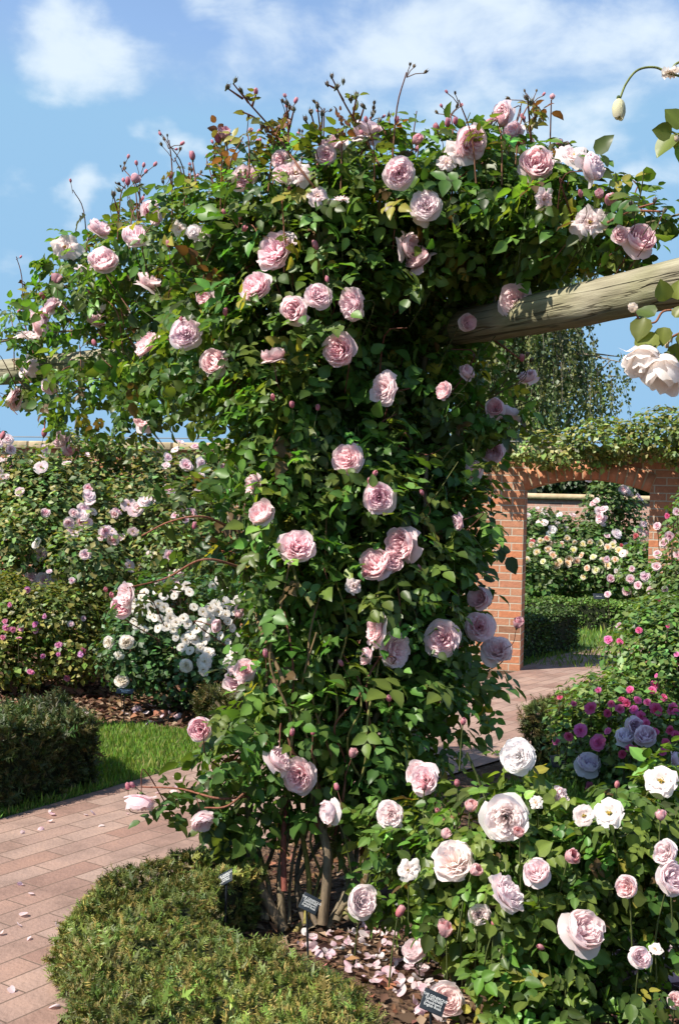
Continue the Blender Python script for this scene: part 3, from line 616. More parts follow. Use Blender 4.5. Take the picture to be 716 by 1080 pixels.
for px, py, w, k in parse(BUD):
    d = front(px, py, ALLB) - .05; pos = P(px, py, d); cen = CENT(pos); di = face(k, pos, cen); r = w * d / F * .62
    put(k, pos - di * r * .6, di, r if k != 'g' else r * 1.15, pcol(DEEP if k != 'g' else (.16, .10, .05)), rose); zones.append((pos, di, r * .8))
    if not (k in 'gB' and py < 132): stemto(pos - di * r * .6, di, r, cen, .2, .0018)
# tall reddish shoots above the crown
for pts in ([(345, 215), (318, 180), (290, 140), (262, 108), (246, 88)], [(285, 140), (270, 125), (256, 118)], [(266, 112), (270, 100)], [(262, 108), (254, 97)], [(256, 104), (240, 93)],
            [(400, 175), (382, 140), (365, 112), (350, 82)], [(372, 124), (376, 102)], [(378, 132), (384, 113)], [(362, 106), (355, 93)], [(355, 94), (345, 89)],
            [(332, 190), (338, 150), (335, 113)], [(336, 150), (328, 119)], [(338, 155), (322, 126)], [(338, 150), (340, 121)], [(305, 170), (304, 135), (302, 109)], [(304, 140), (310, 116)],
            [(415, 170), (410, 123)], [(412, 150), (400, 129)], [(560, 150), (558, 125), (556, 103)], [(558, 130), (566, 121)], [(235, 175), (240, 160), (237, 143)], [(208, 200), (203, 168)], [(150, 215), (143, 192)], [(182, 210), (180, 187)], [(125, 225), (120, 206)],
            [(640, 235), (665, 222), (690, 214)], [(668, 222), (700, 223)], [(505, 352), (535, 352), (565, 340)], [(520, 358), (550, 380)], [(48, 440), (47, 459)], [(250, 560), (215, 545), (180, 550), (150, 565)], [(260, 600), (215, 590), (175, 610), (135, 620)], [(262, 840), (230, 842), (190, 832), (150, 830)], [(265, 830), (240, 850), (216, 852)]):
    dd = np.mean([front(*pts[0], ALLB), front(*pts[-1], ALLB)])
    st.tube(bez([P(x, y, front(x, y, ALLB) - .05 if i else dd) for i, (x, y) in enumerate(pts)], 8), .0055, .003, (.17, .075, .045), 6, (.24, .085, .05))
# canes from the foot
CANE = [([(300, 982), (272, 930), (262, 880), (268, 800), (285, 700), (300, 560), (320, 400)], .022, (.19, .14, .09), .5), ([(298, 978), (296, 920), (305, 860), (298, 780), (320, 640), (340, 450)], .016, (.17, .13, .08), .5),
        ([(322, 975), (326, 930), (316, 860), (308, 780), (310, 700), (300, 600)], .011, (.20, .17, .04), .8), ([(300, 940), (299, 880), (303, 820), (300, 760), (330, 640)], .012, (.17, .05, .036), .6),
        ([(340, 975), (345, 900), (330, 830), (345, 740), (380, 600), (390, 450)], .02, (.16, .12, .08), .5), ([(355, 972), (372, 920), (360, 850), (395, 760), (440, 640), (450, 480)], .017, (.14, .11, .07), .5),
        ([(365, 970), (385, 930), (392, 860), (420, 780), (470, 700), (490, 560)], .013, (.17, .13, .08), .5), ([(330, 985), (318, 965), (300, 985)], .026, (.2, .16, .11), .5), ([(310, 985), (338, 945), (352, 890), (352, 840), (372, 760)], .012, (.2, .16, .05), .7),
        ([(265, 935), (255, 905), (248, 870), (262, 800), (258, 740)], .010, (.13, .07, .05), .7), ([(345, 980), (362, 945), (376, 900), (368, 840), (350, 790)], .014, (.16, .13, .09), .6), ([(375, 975), (395, 940), (410, 905), (440, 880)], .012, (.2, .16, .11), .5),
        ([(330, 640), (310, 600), (312, 520), (316, 460)], .009, (.12, .12, .04), .5), ([(300, 720), (270, 650), (262, 600), (240, 540)], .008, (.15, .1, .05), .5)]
for i in range(11):
    x = rng.uniform(255, 400); CANE.append(([(min(max(x, 285), 365) + rng.normal(0, 8), 978 - abs(x - 320) * .2), (x + rng.normal(0, 8), 930), (x + rng.normal(0, 14), 880), (x + rng.normal(0, 18), 820), (x + rng.normal(0, 25), 740)], rng.uniform(.006, .013), [(.17, .13, .08), (.12, .09, .06), (.16, .15, .05)][i % 3], .6))
for pts, r, c, tp in CANE:
    n = len(pts); ds = [4.33 + .5 * (i / (n - 1)) + .12 * ((hash((len(pts), i, int(r * 1e4))) % 100) / 100 - .5) * (i > 0) for i in range(n)]
    st.tube(bez([P(x, y, d) for (x, y), d in zip(pts, ds)], 9), r, r * tp, c, 9)
for i in range(10):
    x0 = rng.uniform(262, 420); x1 = x0 + rng.normal(5, 38); ys = np.linspace(880, rng.uniform(520, 720), 6)
    st.tube(bez([P(x0 + (x1 - x0) * j / 5 + rng.normal(0, 9), y, min(front(x0 + (x1 - x0) * j / 5, y, CR) + .03, 5.0)) for j, y in enumerate(ys)], 7), rng.uniform(.005, .008), .0035, [(.16, .16, .05), (.18, .12, .06), (.15, .06, .04)][i % 3], 6)
# prop slats of old wood showing behind the canes, canes along the rails
st.tube(bez([ROSE0 + [.5, .9, 2.0], P(330, 330, 5.2), P(200, 350, 5.8), P(60, 350, 6.8), P(-40, 370, 7.4)], 10), .014, .006, (.12, .1, .05), 6)
st.tube(bez([ROSE0 + [.5, .9, 2.0], P(470, 290, 5.0), P(560, 255, 4.6), P(660, 240, 4.2), P(720, 225, 4.0)], 10), .014, .004, (.12, .1, .05), 6)
XB = []
sp_, so_, _ = sample(CR[:18], 1500, .95, 1.05, 1.)
okk = (so_[:, 2] > .45)
for b in CR: okk &= ~((((sp_ - b.c) / b.r) ** 2).sum(1) < .82)
sp_ = sp_[okk][:62]; SHOOT = []
for p_ in sp_:
    h_ = rng.uniform(.06, .24); lean = rng.normal(0, .07, 3); top = p_ + UP * h_ + lean * [1, 1, .2]
    st.tube(bez([p_ - UP * .12, p_ + UP * h_ * .5 + lean * .3, top], 5), .004, .0025, (.17, .085, .045), 5, (.24, .09, .055)); SHOOT.append(p_ + UP * h_ * .45 + lean * .3); SHOOT.append(p_ + UP * h_ * .15)
    for q in range(rng.integers(1, 5)):
        e_ = top + np.r_[rng.normal(0, .03, 2), rng.uniform(-.01, .05)]; d_ = nrm(e_ - top + UP * .05)
        st.tube([top - UP * .02, (top + e_) / 2 + [0, 0, -.004], e_], .002, .0016, (.14, .07, .04), 4); XB.append((e_, d_, rng.choice(['B', 'g', 'g', 'H'], p=[.34, .28, .28, .10]), rng.uniform(.011, .02)))
xv, xt, xm, xc, xn = [], [], [], [], 0
for e_, d_, k_, r_ in XB:
    me_, kids_ = random.choice(BM[k_]); rot_ = np.array(Vector(d_).to_track_quat('Z', 'Y').to_matrix())
    for mm_, mi_ in ((me_, 0 if k_ != 'g' else 1), (kids_['calyx'], 1)):
        v_ = np.empty(len(mm_.vertices) * 3, np.float32); mm_.vertices.foreach_get('co', v_); t_ = np.empty(len(mm_.polygons) * 3, np.int32); mm_.loops.foreach_get('vertex_index', t_); c_ = np.empty(len(mm_.vertices) * 4, np.float32); mm_.color_attributes['Col'].data.foreach_get('color', c_)
        v_ = v_.reshape(-1, 3) * r_ @ rot_.T + e_; c_ = c_.reshape(-1, 4)[:, :3]
        if mi_: c_ = np.tile(np.array([.13, .085, .04], np.float32), (len(v_), 1))
        xv.append(v_); xt.append(t_.reshape(-1, 3) + xn); xc.append(c_); xm += [mi_] * (len(t_) // 3); xn += len(v_)
xo = build('buds', np.concatenate(xv), np.concatenate(xt), [M['petal'], M['stem']], rose, np.concatenate(xc)); xo.data.polygons.foreach_set('material_index', np.array(xm, np.int32)); xo.color = (.78, .26, .34, 1); xo['kind'] = 'stuff'
tw, to, _ = sample(CR, 330, .8, 1.0, 1.5)
for p_, o_ in zip(tw, to):
    q_ = p_ + o_ * rng.uniform(.02, .1) + UP * rng.uniform(-.02, .06) + rng.normal(0, .05, 3)
    st.tube(bez([p_ - o_ * .2 - UP * .1, p_, q_], 4), .004, .0022, STR if rng.random() < .45 else (.10, .11, .035), 5)
st.build('stems', M['stem'], rose)
def keep_log(p):
    ax = nrm(dA); q = p - A0; h = q @ ax; per_ = np.linalg.norm(q - h[:, None] * ax, axis=1)
    bad = (h > .12) & (h < 3) & (per_ < .42) & (q[:, 2] - h * ax[2] < .075)
    ax2 = nrm(dB); q = p - np.array([*POST, 2.46]); h = q @ ax2; per_ = np.linalg.norm(q - h[:, None] * ax2, axis=1)
    bad2 = (h > 1.55) & (h < 3.4) & (per_ < .6) & (q[:, 1] < h * ax2[1] + .1) & (np.abs(q[:, 2] - h * ax2[2]) < .075) & (np.sin(p[:, 0] * 11) > -.2)
    return ~(bad | bad2)
LG = (.078, .145, .030)
pos, out, rad = sample(CR, 9200, .5, 1.13, 2.); ok = snoise(pos, 6.5, 2) > -.5; pos, out = pos[ok], out[ok]
Vs = [compound(pos, out, .055, LG, .36, (.125, .165, .032), .16, zones, keep_log)]
pos, out, rad = sample(CR, 2400, .1, .75, 1.5); Vs.append(compound(pos, out, .066, LG, .3, None, 0, (), keep_log, upw=.3))
pos, out, rad = sample(ARMS, 190, .1, 1.1, 1.6); Vs.append(compound(pos, out, .05, (.05, .10, .024), .25, (.09, .12, .03), .2, zones, keep_log))
# leaves at the shoot tips (bronze)
tip = np.array([P(x, y, front(x, y, ALLB) - .05) for x, y in ((280, 128), (290, 140), (268, 128), (275, 145), (330, 138), (345, 148), (352, 135), (372, 138), (362, 120), (302, 130), (408, 140), (560, 118), (552, 125), (238, 150), (248, 160), (262, 150))])
Vs.append(compound(np.repeat(tip, 3, 0) + rng.normal(0, .03, (48, 3)), nrm(rng.normal(size=(48, 3)) + UP * .3), .042, (.12, .11, .035), .25, (.17, .07, .04), .35, nl=5))
sh_ = np.array(SHOOT); Vs.append(compound(sh_, nrm(rng.normal(size=sh_.shape) + UP * .2), .042, (.085, .10, .028), .3, (.13, .06, .03), .3, nl=5))
off = 0; VV, TT, CC = [], [], []
for V, T, C in Vs: VV.append(V); TT.append(T + off); CC.append(C); off += len(V)
build('foliage', np.concatenate(VV), np.concatenate(TT), M['leaf'], rose, np.concatenate(CC))

# ------------------------------------------------------------------ generic shrubs
def shrub(name, label, cat, base, blobs, n, size, col, var=.3, young=None, yp=.1, hole=.3, flowers=(), stems=8, comp=False, mat='leaf_soft', lo=.35, group=None, scol=(.07, .06, .03), keep=None, fr=True, sb=None):
    e = empty(name, label, cat, base, group); zones = []; s = Tris()
    for (k, pos, di, r, c) in flowers: zones.append((pos, di, r * (1.1 if fr else .8)))
    for (k, pos, di, r, c) in flowers:
        put(k, pos, di, r, c, e)
        s.tube([pos, pos - UP * r * 2.5 - di * r * 1.2, pos - UP * r * 6 - di * r * 2], .0022 if comp else .003, .003, scol, 4)
    for i in range(stems):
        b = (sb or blobs)[rng.integers(len(sb or blobs))]; tgt = b.c + rng.normal(0, .4, 3) * b.r; bp = np.array(base) + np.r_[rng.normal(0, .08, 2), 0]
        s.tube(bez([bp, bp * .6 + tgt * .4 + rng.normal(0, .06, 3), tgt], 6), .009, .004, scol, 5)
    s.build('stems', M['stem'], e)
    if comp:
        pos, out, _ = sample(blobs, n, lo, 1.1, 1.7); ok = snoise(pos, 9., 5) > -1.1 + hole * 1.4; V, T, C = compound(pos[ok], out[ok], size, col, var, young, yp, zones, keep, tm=HI)
    else: V, T, C = simple(blobs, n, size, col, var, young, yp, lo, 1.1, hole, 5., keep, zones)
    build('foliage', V, T, M[mat], e, C); return e
def scatter_fl(blobs, n, kinds, size, cols, region=None, j=.15, out_=1.0, facing=.6):
    """flowers on the camera-or-sun side of the blobs"""
    res = []; tries = 0
    while len(res) < n and tries < n * 60:
        tries += 1; pos, out, _ = sample(blobs, 1, .95, 1.06); pos, out = pos[0] , out[0]
        if out @ nrm(CAM - pos) < .1 and out[2] < .5: continue
        if any(np.sum(((pos - b.c) / b.r) ** 2) < .8 for b in blobs): continue
        if region and not region(pos): continue
        if res and rng.random() < .45:
            pos = res[-1][1] + rng.normal(0, size * 1.3, 3)
        c = cols[rng.integers(len(cols))]; di = nrm(out * .6 + nrm(CAM - pos) * facing + UP * .3 + rng.normal(0, .25, 3))
        res.append((kinds[rng.integers(len(kinds))], pos, di, size * math.exp(rng.normal(0, .18)), pcol(c, j)))
    return res
def at_fl(items, blobs, cols, j=.12, fw=.03):
    res = []
    for i, (px, py, w, k) in enumerate(items):
        d = front(px, py, blobs) - fw; pos = P(px, py, d); r = w * d / F / 2; kk = k if k != 'D' else 'C'; r *= .78 if kk in 'pqm' else 1.
        di = face(kk, pos, None, k == 'D'); c = cols[k] if isinstance(cols, dict) and k in cols else (cols['*'] if isinstance(cols, dict) else cols)
        res.append((kk, pos - di * r * .35, di, r * (1.25 if kk in 'BH' else .85), pcol(c, j)))
    return res

# front shrub rose, bottom right
FB = [B(455, 930, 65, 70, .25, 4.0, .9), B(545, 915, 95, 85, .32, 3.9, 1), B(655, 920, 90, 90, .34, 3.8, 1), B(545, 1030, 85, 66, .3, 3.75, .55), B(645, 1035, 100, 80, .3, 3.65, .6), B(430, 880, 45, 40, .2, 4.15, .7), B(610, 1120, 140, 50, .3, 3.6, .4), B(690, 870, 50, 60, .25, 4.0, .7), B(480, 850, 40, 40, .2, 4.1, .5), B(545, 835, 24, 50, .14, 3.95, .4), B(590, 860, 26, 30, .15, 3.95, .4), B(640, 850, 22, 30, .12, 3.9, .4), B(700, 835, 26, 46, .14, 3.95, .45), B(490, 815, 16, 40, .1, 4.1, .3), B(445, 845, 24, 30, .12, 4.15, .35)]
WP = (1., .76, .77)
fl = at_fl(parse("""533 863 52 F|545 797 40 F|478 907 50 F|536 942 44 F|614 982 46 C|382 951 36 C|437 1003 28 C|471 1055 36 C|566 920 30 C|697 822 40 S|640 857 38 S|615 860 26 S|701 899 28 C|708 927 36 C|430 917 20 X|447 822 34 F|441 815 28 F|411 859 31 F|348 856 27 C|570 917 22 X|712 1055 20 C|590 840 22 F|505 965 24 F|660 935 26 C|470 985 20 H|675 1010 24 C|600 905 20 H|420 965 15 B|690 1000 12 X
|499 919 17 H|547 880 15 H|496 853 17 H|469 882 14 H|482 828 11 B|462 857 10 B|447 832 11 B|696 863 14 H|564 846 14 X|488 763 10 B|572 1000 10 B|650 830 9 B|520 975 9 B""".replace('\n', '')), FB, {'*': WP, 'B': (.74, .22, .28), 'H': (.80, .36, .38), 'X': (.86, .76, .66), 'S': (.88, .74, .70)})
shrub('shrub_rose', 'bushy rose with big blush white blooms in front of the climbing rose', 'rose', G(540, 1075) + [0, .35, 0], FB, 3000, .045, (.095, .165, .032), .42, (.15, .20, .04), .25, .55, fl, 34, True, 'leaf', .1, scol=(.08, .10, .03))

# magenta rose and pale pink tall rose on the right
RB = [B(650, 770, 70, 60, .5, 6.9, 1), B(690, 800, 60, 60, .5, 6.6, 1), B(620, 800, 40, 45, .35, 6.9, .9), B(694, 728, 44, 42, .5, 7.5, 1), B(632, 748, 40, 26, .35, 7.6, .9), B(596, 764, 26, 20, .3, 7.5, .7), B(700, 700, 60, 70, .5, 7.2, 1), B(704, 655, 36, 30, .4, 7.5, .8)]
MAG = (.82, .20, .42); MAU = (.74, .50, .70)
fl = at_fl(parse("""641 675 13 m|653 676 10 m|673 664 10 m|691 712 7 m|690 722 12 m|687 728 11 m|663 727 12 m|655 737 12 m|672 738 11 m|653 747 14 m|622 746 18 m|692 748 18 m|709 748 16 m|576 772 15 m|611 770 20 m|630 783 24 m|676 755 15 m|681 762 12 m|664 788 14 m|670 790 9 m|703 785 18 m|713 775 14 m|698 793 12 m|622 830 14 m|620 806 28 C|659 778 20 C|680 777 25 C|669 766 20 C|620 842 20 C|710 800 16 C|575 857 18 C|645 884 12 m|590 735 8 m|704 660 6 m|713 690 8 m|660 742 13 m|668 748 12 m|644 742 11 m|700 735 12 m|682 740 11 m|640 752 12 m|600 776 14 m|586 782 12 m|690 772 13 m|655 795 13 m|640 770 12 m|706 770 12 m|712 750 12 m|605 742 9 m|630 728 9 m|700 812 14 m""".replace('\n', '')), RB, {'*': MAG, 'C': MAU}, .22)
shrub('magenta_rose', 'low rose bush with magenta and mauve blooms behind the grass at the right', 'rose', G(650, 838), RB, 12000, .045, (.095, .17, .04), .34, (.18, .24, .055), .2, .25, fl, 14)
RT = [B(712, 622, 30, 44, .4, 8.0, 1), B(742, 570, 34, 66, .5, 7.8, 1), B(700, 632, 26, 34, .35, 8.2, .8), B(735, 660, 50, 60, .4, 7.7, 1), B(668, 610, 16, 16, .2, 8.3, .3)]
fl = at_fl(parse("""692 554 13 p|705 566 16 p|699 572 14 p|693 584 14 p|692 597 13 p|713 540 12 p|664 611 13 p|672 617 13 p|680 608 14 p|660 624 13 p|640 626 11 p|644 610 12 p|656 583 12 q|653 660 10 p|666 600 9 p|701 622 9 p|703 544 8 m|694 632 8 m|714 585 11 p|640 590 9 p|650 602 8 q|685 622 12 p""".replace('\n', '')), RT, {'*': (.78, .40, .52), 'q': (.85, .8, .72), 'm': MAG})
shrub('pale_pink_rose', 'tall rose with clustered pale pink blooms beside the right brick pier', 'rose', P(715, 760, 7.9) * [1, 1, 0], RT, 7000, .045, (.10, .17, .045), .3, (.12, .15, .04), .15, .3, fl, 8)

# left background shrubs
LA = [B(60, 560, 100, 75, .8, 11.2, 1), B(170, 560, 80, 70, .7, 11.3, 1), B(125, 525, 90, 50, .7, 11.8, 1), B(20, 600, 60, 70, .6, 10.8, 1), B(220, 515, 40, 34, .5, 11.8, .8), B(110, 620, 80, 60, .6, 10.9, 1), B(40, 525, 66, 44, .5, 11.6, .9), B(230, 590, 50, 60, .5, 11, .8), B(85, 482, 46, 26, .4, 11.4, .9), B(15, 512, 44, 24, .35, 11.3, .8), B(180, 500, 40, 20, .35, 11.6, .8), B(245, 492, 34, 24, .3, 11.8, .6), B(70, 466, 20, 14, .2, 11.3, .5), B(150, 480, 24, 18, .25, 11.4, .6), B(20, 488, 34, 18, .3, 11.3, .6), B(205, 486, 26, 14, .25, 11.6, .5), B(115, 474, 20, 12, .2, 11.4, .5), B(95, 590, 44, 36, .5, 10.3, .8), B(180, 580, 34, 40, .4, 10.4, .7), B(30, 560, 34, 30, .4, 10.5, .6)]
fl = scatter_fl(LA, 100, ['p', 'p', 'q', 'p'], .046, [(.84, .50, .58), (.88, .62, .66), (.80, .36, .46), (.9, .72, .74)], lambda p: -10 < 358 + F * p[0] / p[1] < 250 and 480 < 540 - F * (p[2] - 1.6) / p[1] < 640)
shrub('old_shrub_rose', 'broad tall rose bush dotted with small pale pink blooms before the wall at left', 'rose', G(110, 700), LA, 36000, .064, (.11, .165, .05), .42, (.24, .21, .07), .22, .3, fl, 26, scol=(.1, .07, .04))
LB = [B(50, 650, 52, 34, .35, 9.7, 1), B(20, 690, 40, 34, .3, 9.5, 1), B(80, 690, 34, 28, .3, 9.6, .8), B(0, 640, 40, 36, .35, 9.9, .9), B(110, 640, 22, 30, .2, 9.9, .5), B(-30, 670, 40, 40, .4, 9.7, .8)]
fl = at_fl(parse("30 622 10 m|10 638 8 m|7 662 11 m|14 664 9 m|22 662 10 m|37 658 9 m|20 672 9 m|38 665 8 m|62 680 10 m|85 690 10 m|88 686 8 m|33 708 11 m|71 715 9 m|47 650 7 m|3 672 8 m|62 690 7 m|75 658 9 p|88 652 9 p|52 602 9 p|76 612 9 p|46 692 8 m|5 655 8 m"), LB, {'*': (.82, .36, .56), 'p': (.78, .45, .58)}, .2)
shrub('golden_leaved_rose', 'low yellow green rose bush with bright pink blooms on the left bed', 'rose', G(45, 722), LB, 10000, .05, (.12, .155, .032), .42, (.28, .25, .06), .22, .3, fl, 12)
LC = [B(185, 660, 70, 52, .4, 9.1, 1), B(150, 640, 34, 28, .35, 9.2, .8), B(235, 650, 40, 45, .35, 9.3, 1), B(140, 690, 38, 40, .3, 8.9, .8), B(200, 710, 60, 35, .3, 8.8, .6), B(250, 700, 35, 50, .3, 9.1, .8)]
wh = """188 620 10|196 618 11|200 624 10|184 628 9|160 640 11|167 637 10|173 641 11|158 648 9|178 645 9|163 651 10|180 652 13|186 656 12|193 652 11|176 660 12|183 664 11|198 658 10|205 640 9|215 645 12|222 641 12|228 637 12|236 634 13|243 638 12|250 633 10|230 645 12|238 648 11|222 652 13|212 655 11|207 662 13|216 665 12|201 668 12|196 675 13|206 674 12|192 682 11|200 686 10|228 660 10|240 655 9|218 672 9|247 645 9|186 672 8|211 682 9|225 618 10|232 612 12|238 620 9|147 648 9|141 655 8|245 662 9|253 668 8|136 628 9|142 634 10|148 630 9|152 624 10|140 642 9|165 622 10|172 628 11|150 640 10|156 632 9|255 628 10|260 640 9|258 650 9|170 652 9|166 662 10|152 664 9|214 678 9|232 670 9|240 676 8"""
fl = at_fl([(float(a), float(b), float(c) * 1.35, 'q') for a, b, c in (x.split() for x in wh.split('|'))] + parse("114 678 13 F|134 677 15 F|125 692 9 X|129 717 15 F|196 702 15 F|216 697 14 X|220 688 12 X|214 706 11 X|246 690 13 X|240 700 9 X|145 660 9 X|212 683 10 X"), LC, (.93, .88, .70), .03)
shrub('white_floribunda_rose', 'rose bush massed with small white open blooms left of the climbing rose', 'rose', G(190, 745), LC, 9000, .05, (.055, .11, .032), .32, (.08, .10, .03), .1, .3, fl, 14)

# climber on the wall top
WB = [Blob(x, y, rx, ry, .22, d, w) for x, y, rx, ry, d, w in ((520, 478, 30, 14, 11.7, .6), (580, 474, 45, 18, 11.5, 1), (640, 466, 45, 24, 11.3, 1), (700, 460, 45, 30, 11.1, 1), (610, 482, 40, 14, 11.4, .7), (745, 470, 40, 40, 10.9, 1), (780, 500, 40, 60, 10.7, 1))]
shrub('wall_climber', 'yellow green climbing plant draped over the top of the brick archway', 'climber', [*wl(2.2, -.12), 0], WB, 8000, .055, (.15, .20, .055), .38, (.30, .27, .09), .18, .5, (), 4, scol=(.12, .08, .05), sb=WB[-1:])

# roses seen through the archway
IA = [B(585, 600, 50, 34, .6, 18.0, 1), B(640, 605, 45, 30, .6, 17.8, 1), B(560, 610, 30, 30, .5, 17.5, 1), B(610, 575, 30, 24, .4, 18.3, .9), B(685, 605, 40, 35, .6, 17.5, 1)]
fl = at_fl([(a, b, c * 1.35, k) for a, b, c, k in parse("""560 575 7 p|570 570 7 p|578 579 8 p|583 585 9 p|592 574 7 p|598 568 7 p|604 580 8 p|590 592 8 p|600 590 9 p|612 585 8 p|618 599 8 p|587 596 9 p|598 594 8 p|608 592 8 p|637 590 9 p|640 577 8 p|646 575 8 p|652 580 9 p|658 583 8 p|632 573 8 p|622 572 7 p|577 568 7 p|566 582 8 p|572 592 7 p|615 608 6 p|628 601 8 p|640 596 8 p|648 590 7 p|555 590 7 p|606 572 6 p|614 574 7 p|625 587 7 p""")], IA, (.90, .66, .26), .22)
fl += at_fl(parse("561 571 8 m|576 568 7 m|670 565 8 m|655 575 6 m"), IA, (.72, .20, .22), .1)
shrub('peach_rose', 'rose bush with peach and cream blooms beyond the archway', 'rose', P(600, 640, 18.2) * [1, 1, 0], IA, 9000, .085, (.09, .15, .04), .3, None, 0, .15, fl, 8)
IB = [B(640, 545, 26, 45, .35, 18.8, 1), B(645, 510, 20, 14, .3, 18.8, .9), B(632, 575, 26, 24, .4, 18.6, 1), B(660, 560, 22, 40, .35, 18.9, .8)]
fl = scatter_fl(IB, 60, ['p'], .062, [(.92, .64, .68), (.95, .75, .76), (.88, .52, .58)])
shrub('pillar_rose', 'tall pillar of pale pink rose blooms beyond the archway against the far wall', 'rose', P(642, 632, 18.8) * [1, 1, 0], IB, 4200, .08, (.09, .15, .045), .3, None, 0, .2, fl, 6)
IC = [B(570, 560, 24, 24, .4, 18.6, 1), B(560, 565, 24, 24, .4, 18.4, 1), B(590, 560, 22, 20, .3, 18.6, .7)]
fl = scatter_fl(IC, 38, ['p', 'q'], .05, [(.84, .66, .66), (.88, .82, .72)])
shrub('cream_rose', 'rose bush with scattered cream and blush blooms inside the left of the archway', 'rose', P(570, 640, 18.5) * [1, 1, 0], IC, 3000, .08, (.09, .145, .045), .3, None, 0, .3, fl, 6)

# ------------------------------------------------------------------ hedges
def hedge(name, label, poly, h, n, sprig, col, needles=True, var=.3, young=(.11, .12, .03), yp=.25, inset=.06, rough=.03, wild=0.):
    p = np.asarray([q[:2] for q in poly], float); ctr = p.mean(0)
    e = empty(name, label, 'hedge', (*ctr, 0))
    ar = .5 * abs(np.sum(p[:, 0] * np.roll(p[:, 1], 1) - p[:, 1] * np.roll(p[:, 0], 1))); sgn = np.sign(np.sum(np.roll(p[:, 0], 1) * p[:, 1] - np.roll(p[:, 1], 1) * p[:, 0]))
    seg = np.roll(p, -1, 0) - p; ln = np.linalg.norm(seg, axis=1); sa = ln.sum() * h; nt = int(n * ar / (ar + sa)); ns = n - nt
    q = inpts(poly, nt); dd = edgedist(q, poly); bump = rough * snoise(np.c_[q * 1., np.zeros(nt)], 7., 4) + rough * .5 * snoise(np.c_[q * 1., np.zeros(nt)], 24., 14)
    z = h + bump - .5 * h * np.clip(1 - dd / .09, 0, 1) ** 2 * .35
    pos = np.c_[q, z]; out = np.tile(UP, (nt, 1))
    k = rng.choice(len(p), ns, p=ln / ln.sum()); t = rng.random(ns); sp = p[k] + seg[k] * t[:, None]; on = sgn * np.c_[seg[k][:, 1], -seg[k][:, 0]] / ln[k][:, None]
    zz = h * rng.random(ns) ** .8; sp = sp + on * (rough * snoise(np.c_[sp, zz], 8., 6) - .02 - .04 * (zz / h) ** 3)[:, None]
    pos = np.vstack([pos, np.c_[sp, zz]]); out = np.vstack([out, np.c_[on, np.full(ns, .35)]])
    if needles:
        kk = np.repeat(np.arange(len(pos))[rng.permutation(len(pos))[:len(pos) // 5]], 5); pos = pos[kk] + rng.normal(0, sprig * .12, (len(kk), 3)); out = out[kk]
    m = len(pos); pos = pos - out * rng.uniform(0, .05 if not needles else .02, (m, 1)); a = nrm(nrm(out) * .55 + rng.normal(0, .6, (m, 3)) + UP * .12)
    cl = leafcol(m, col, var, young, yp); cl *= np.exp(.35 * snoise(pos, 4., 8))[:, None]
    if needles:
        L = sprig * np.exp(rng.normal(0, .3, m)) * (1 + wild * (rng.random(m) < .05)); nn = nrm(rng.normal(size=(m, 3)) + out); sd = nrm(np.cross(a, nn)); Vs = []
        PO, Y, NN, SZ, CC = [], [], [], [], []
        for i in range(5):
            f = (i + .7) / 5
            for s_ in (-1, 1):
                PO.append(pos + a * (L * f)[:, None]); Y.append(a * .5 + sd * s_ + rng.normal(0, .18, (m, 3))); NN.append(nn + rng.normal(0, .3, (m, 3)))
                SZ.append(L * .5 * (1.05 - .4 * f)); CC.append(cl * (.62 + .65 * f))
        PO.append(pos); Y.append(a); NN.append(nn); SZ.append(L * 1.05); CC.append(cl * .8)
        PO, Y, NN, SZ, CC = map(np.concatenate, (PO, Y, NN, SZ, CC)); V, T, C = place(ND_V, ND_T, ND_S, PO, Y, NN, SZ, CC, .23)
    else:
        V, T, C = place(SM_V, SM_T, SM_S, pos, nrm(np.cross(a, rng.normal(size=(m, 3)))) + a * .4, a, sprig * np.exp(rng.normal(0, .2, m)), cl, 1.1)
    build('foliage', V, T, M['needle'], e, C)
    # woody core
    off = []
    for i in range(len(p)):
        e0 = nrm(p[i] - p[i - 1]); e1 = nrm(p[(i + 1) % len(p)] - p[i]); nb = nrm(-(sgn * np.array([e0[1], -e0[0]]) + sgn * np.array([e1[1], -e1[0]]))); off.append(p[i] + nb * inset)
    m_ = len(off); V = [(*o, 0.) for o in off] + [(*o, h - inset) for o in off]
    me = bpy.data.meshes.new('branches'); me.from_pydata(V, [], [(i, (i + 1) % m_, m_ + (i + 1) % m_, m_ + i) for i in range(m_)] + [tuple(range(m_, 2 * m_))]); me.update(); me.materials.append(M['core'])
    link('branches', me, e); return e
YF = [(-.42, 1.6), (-.62, 2.9), (-.88, 3.75), (-.84, 4.2), (-.60, 4.5), (-.36, 4.62), (-.24, 4.35), (-.42, 4.05), (-.36, 3.75), (-.12, 3.55), (.24, 2.95), (.34, 1.6)]
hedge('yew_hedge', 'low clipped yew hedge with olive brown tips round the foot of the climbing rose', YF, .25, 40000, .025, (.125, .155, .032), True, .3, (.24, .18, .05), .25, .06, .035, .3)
hl = [G(0, 862)[:2] + np.array([-.05, .0]), G(104, 832)[:2], G(100, 832)[:2] + np.array([-.3, .55]), G(0, 862)[:2] + np.array([-1.6, .0]), np.array([-3.6, 5.1]), np.array([-2.45, 4.9])]
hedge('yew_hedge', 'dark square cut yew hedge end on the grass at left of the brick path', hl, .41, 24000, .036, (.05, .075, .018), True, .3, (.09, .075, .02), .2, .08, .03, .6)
hr = [(1.2, 7.35), (1.75, 8.2), (2.45, 9.3), (2.75, 9.15), (2.1, 8.0), (1.6, 7.15)]
hedge('yew_hedge', 'low dark yew hedge edging the path in front of the magenta rose', hr, .38, 11000, .038, (.07, .09, .022), True, .3, (.12, .085, .025), .3, .08, .03, .6)
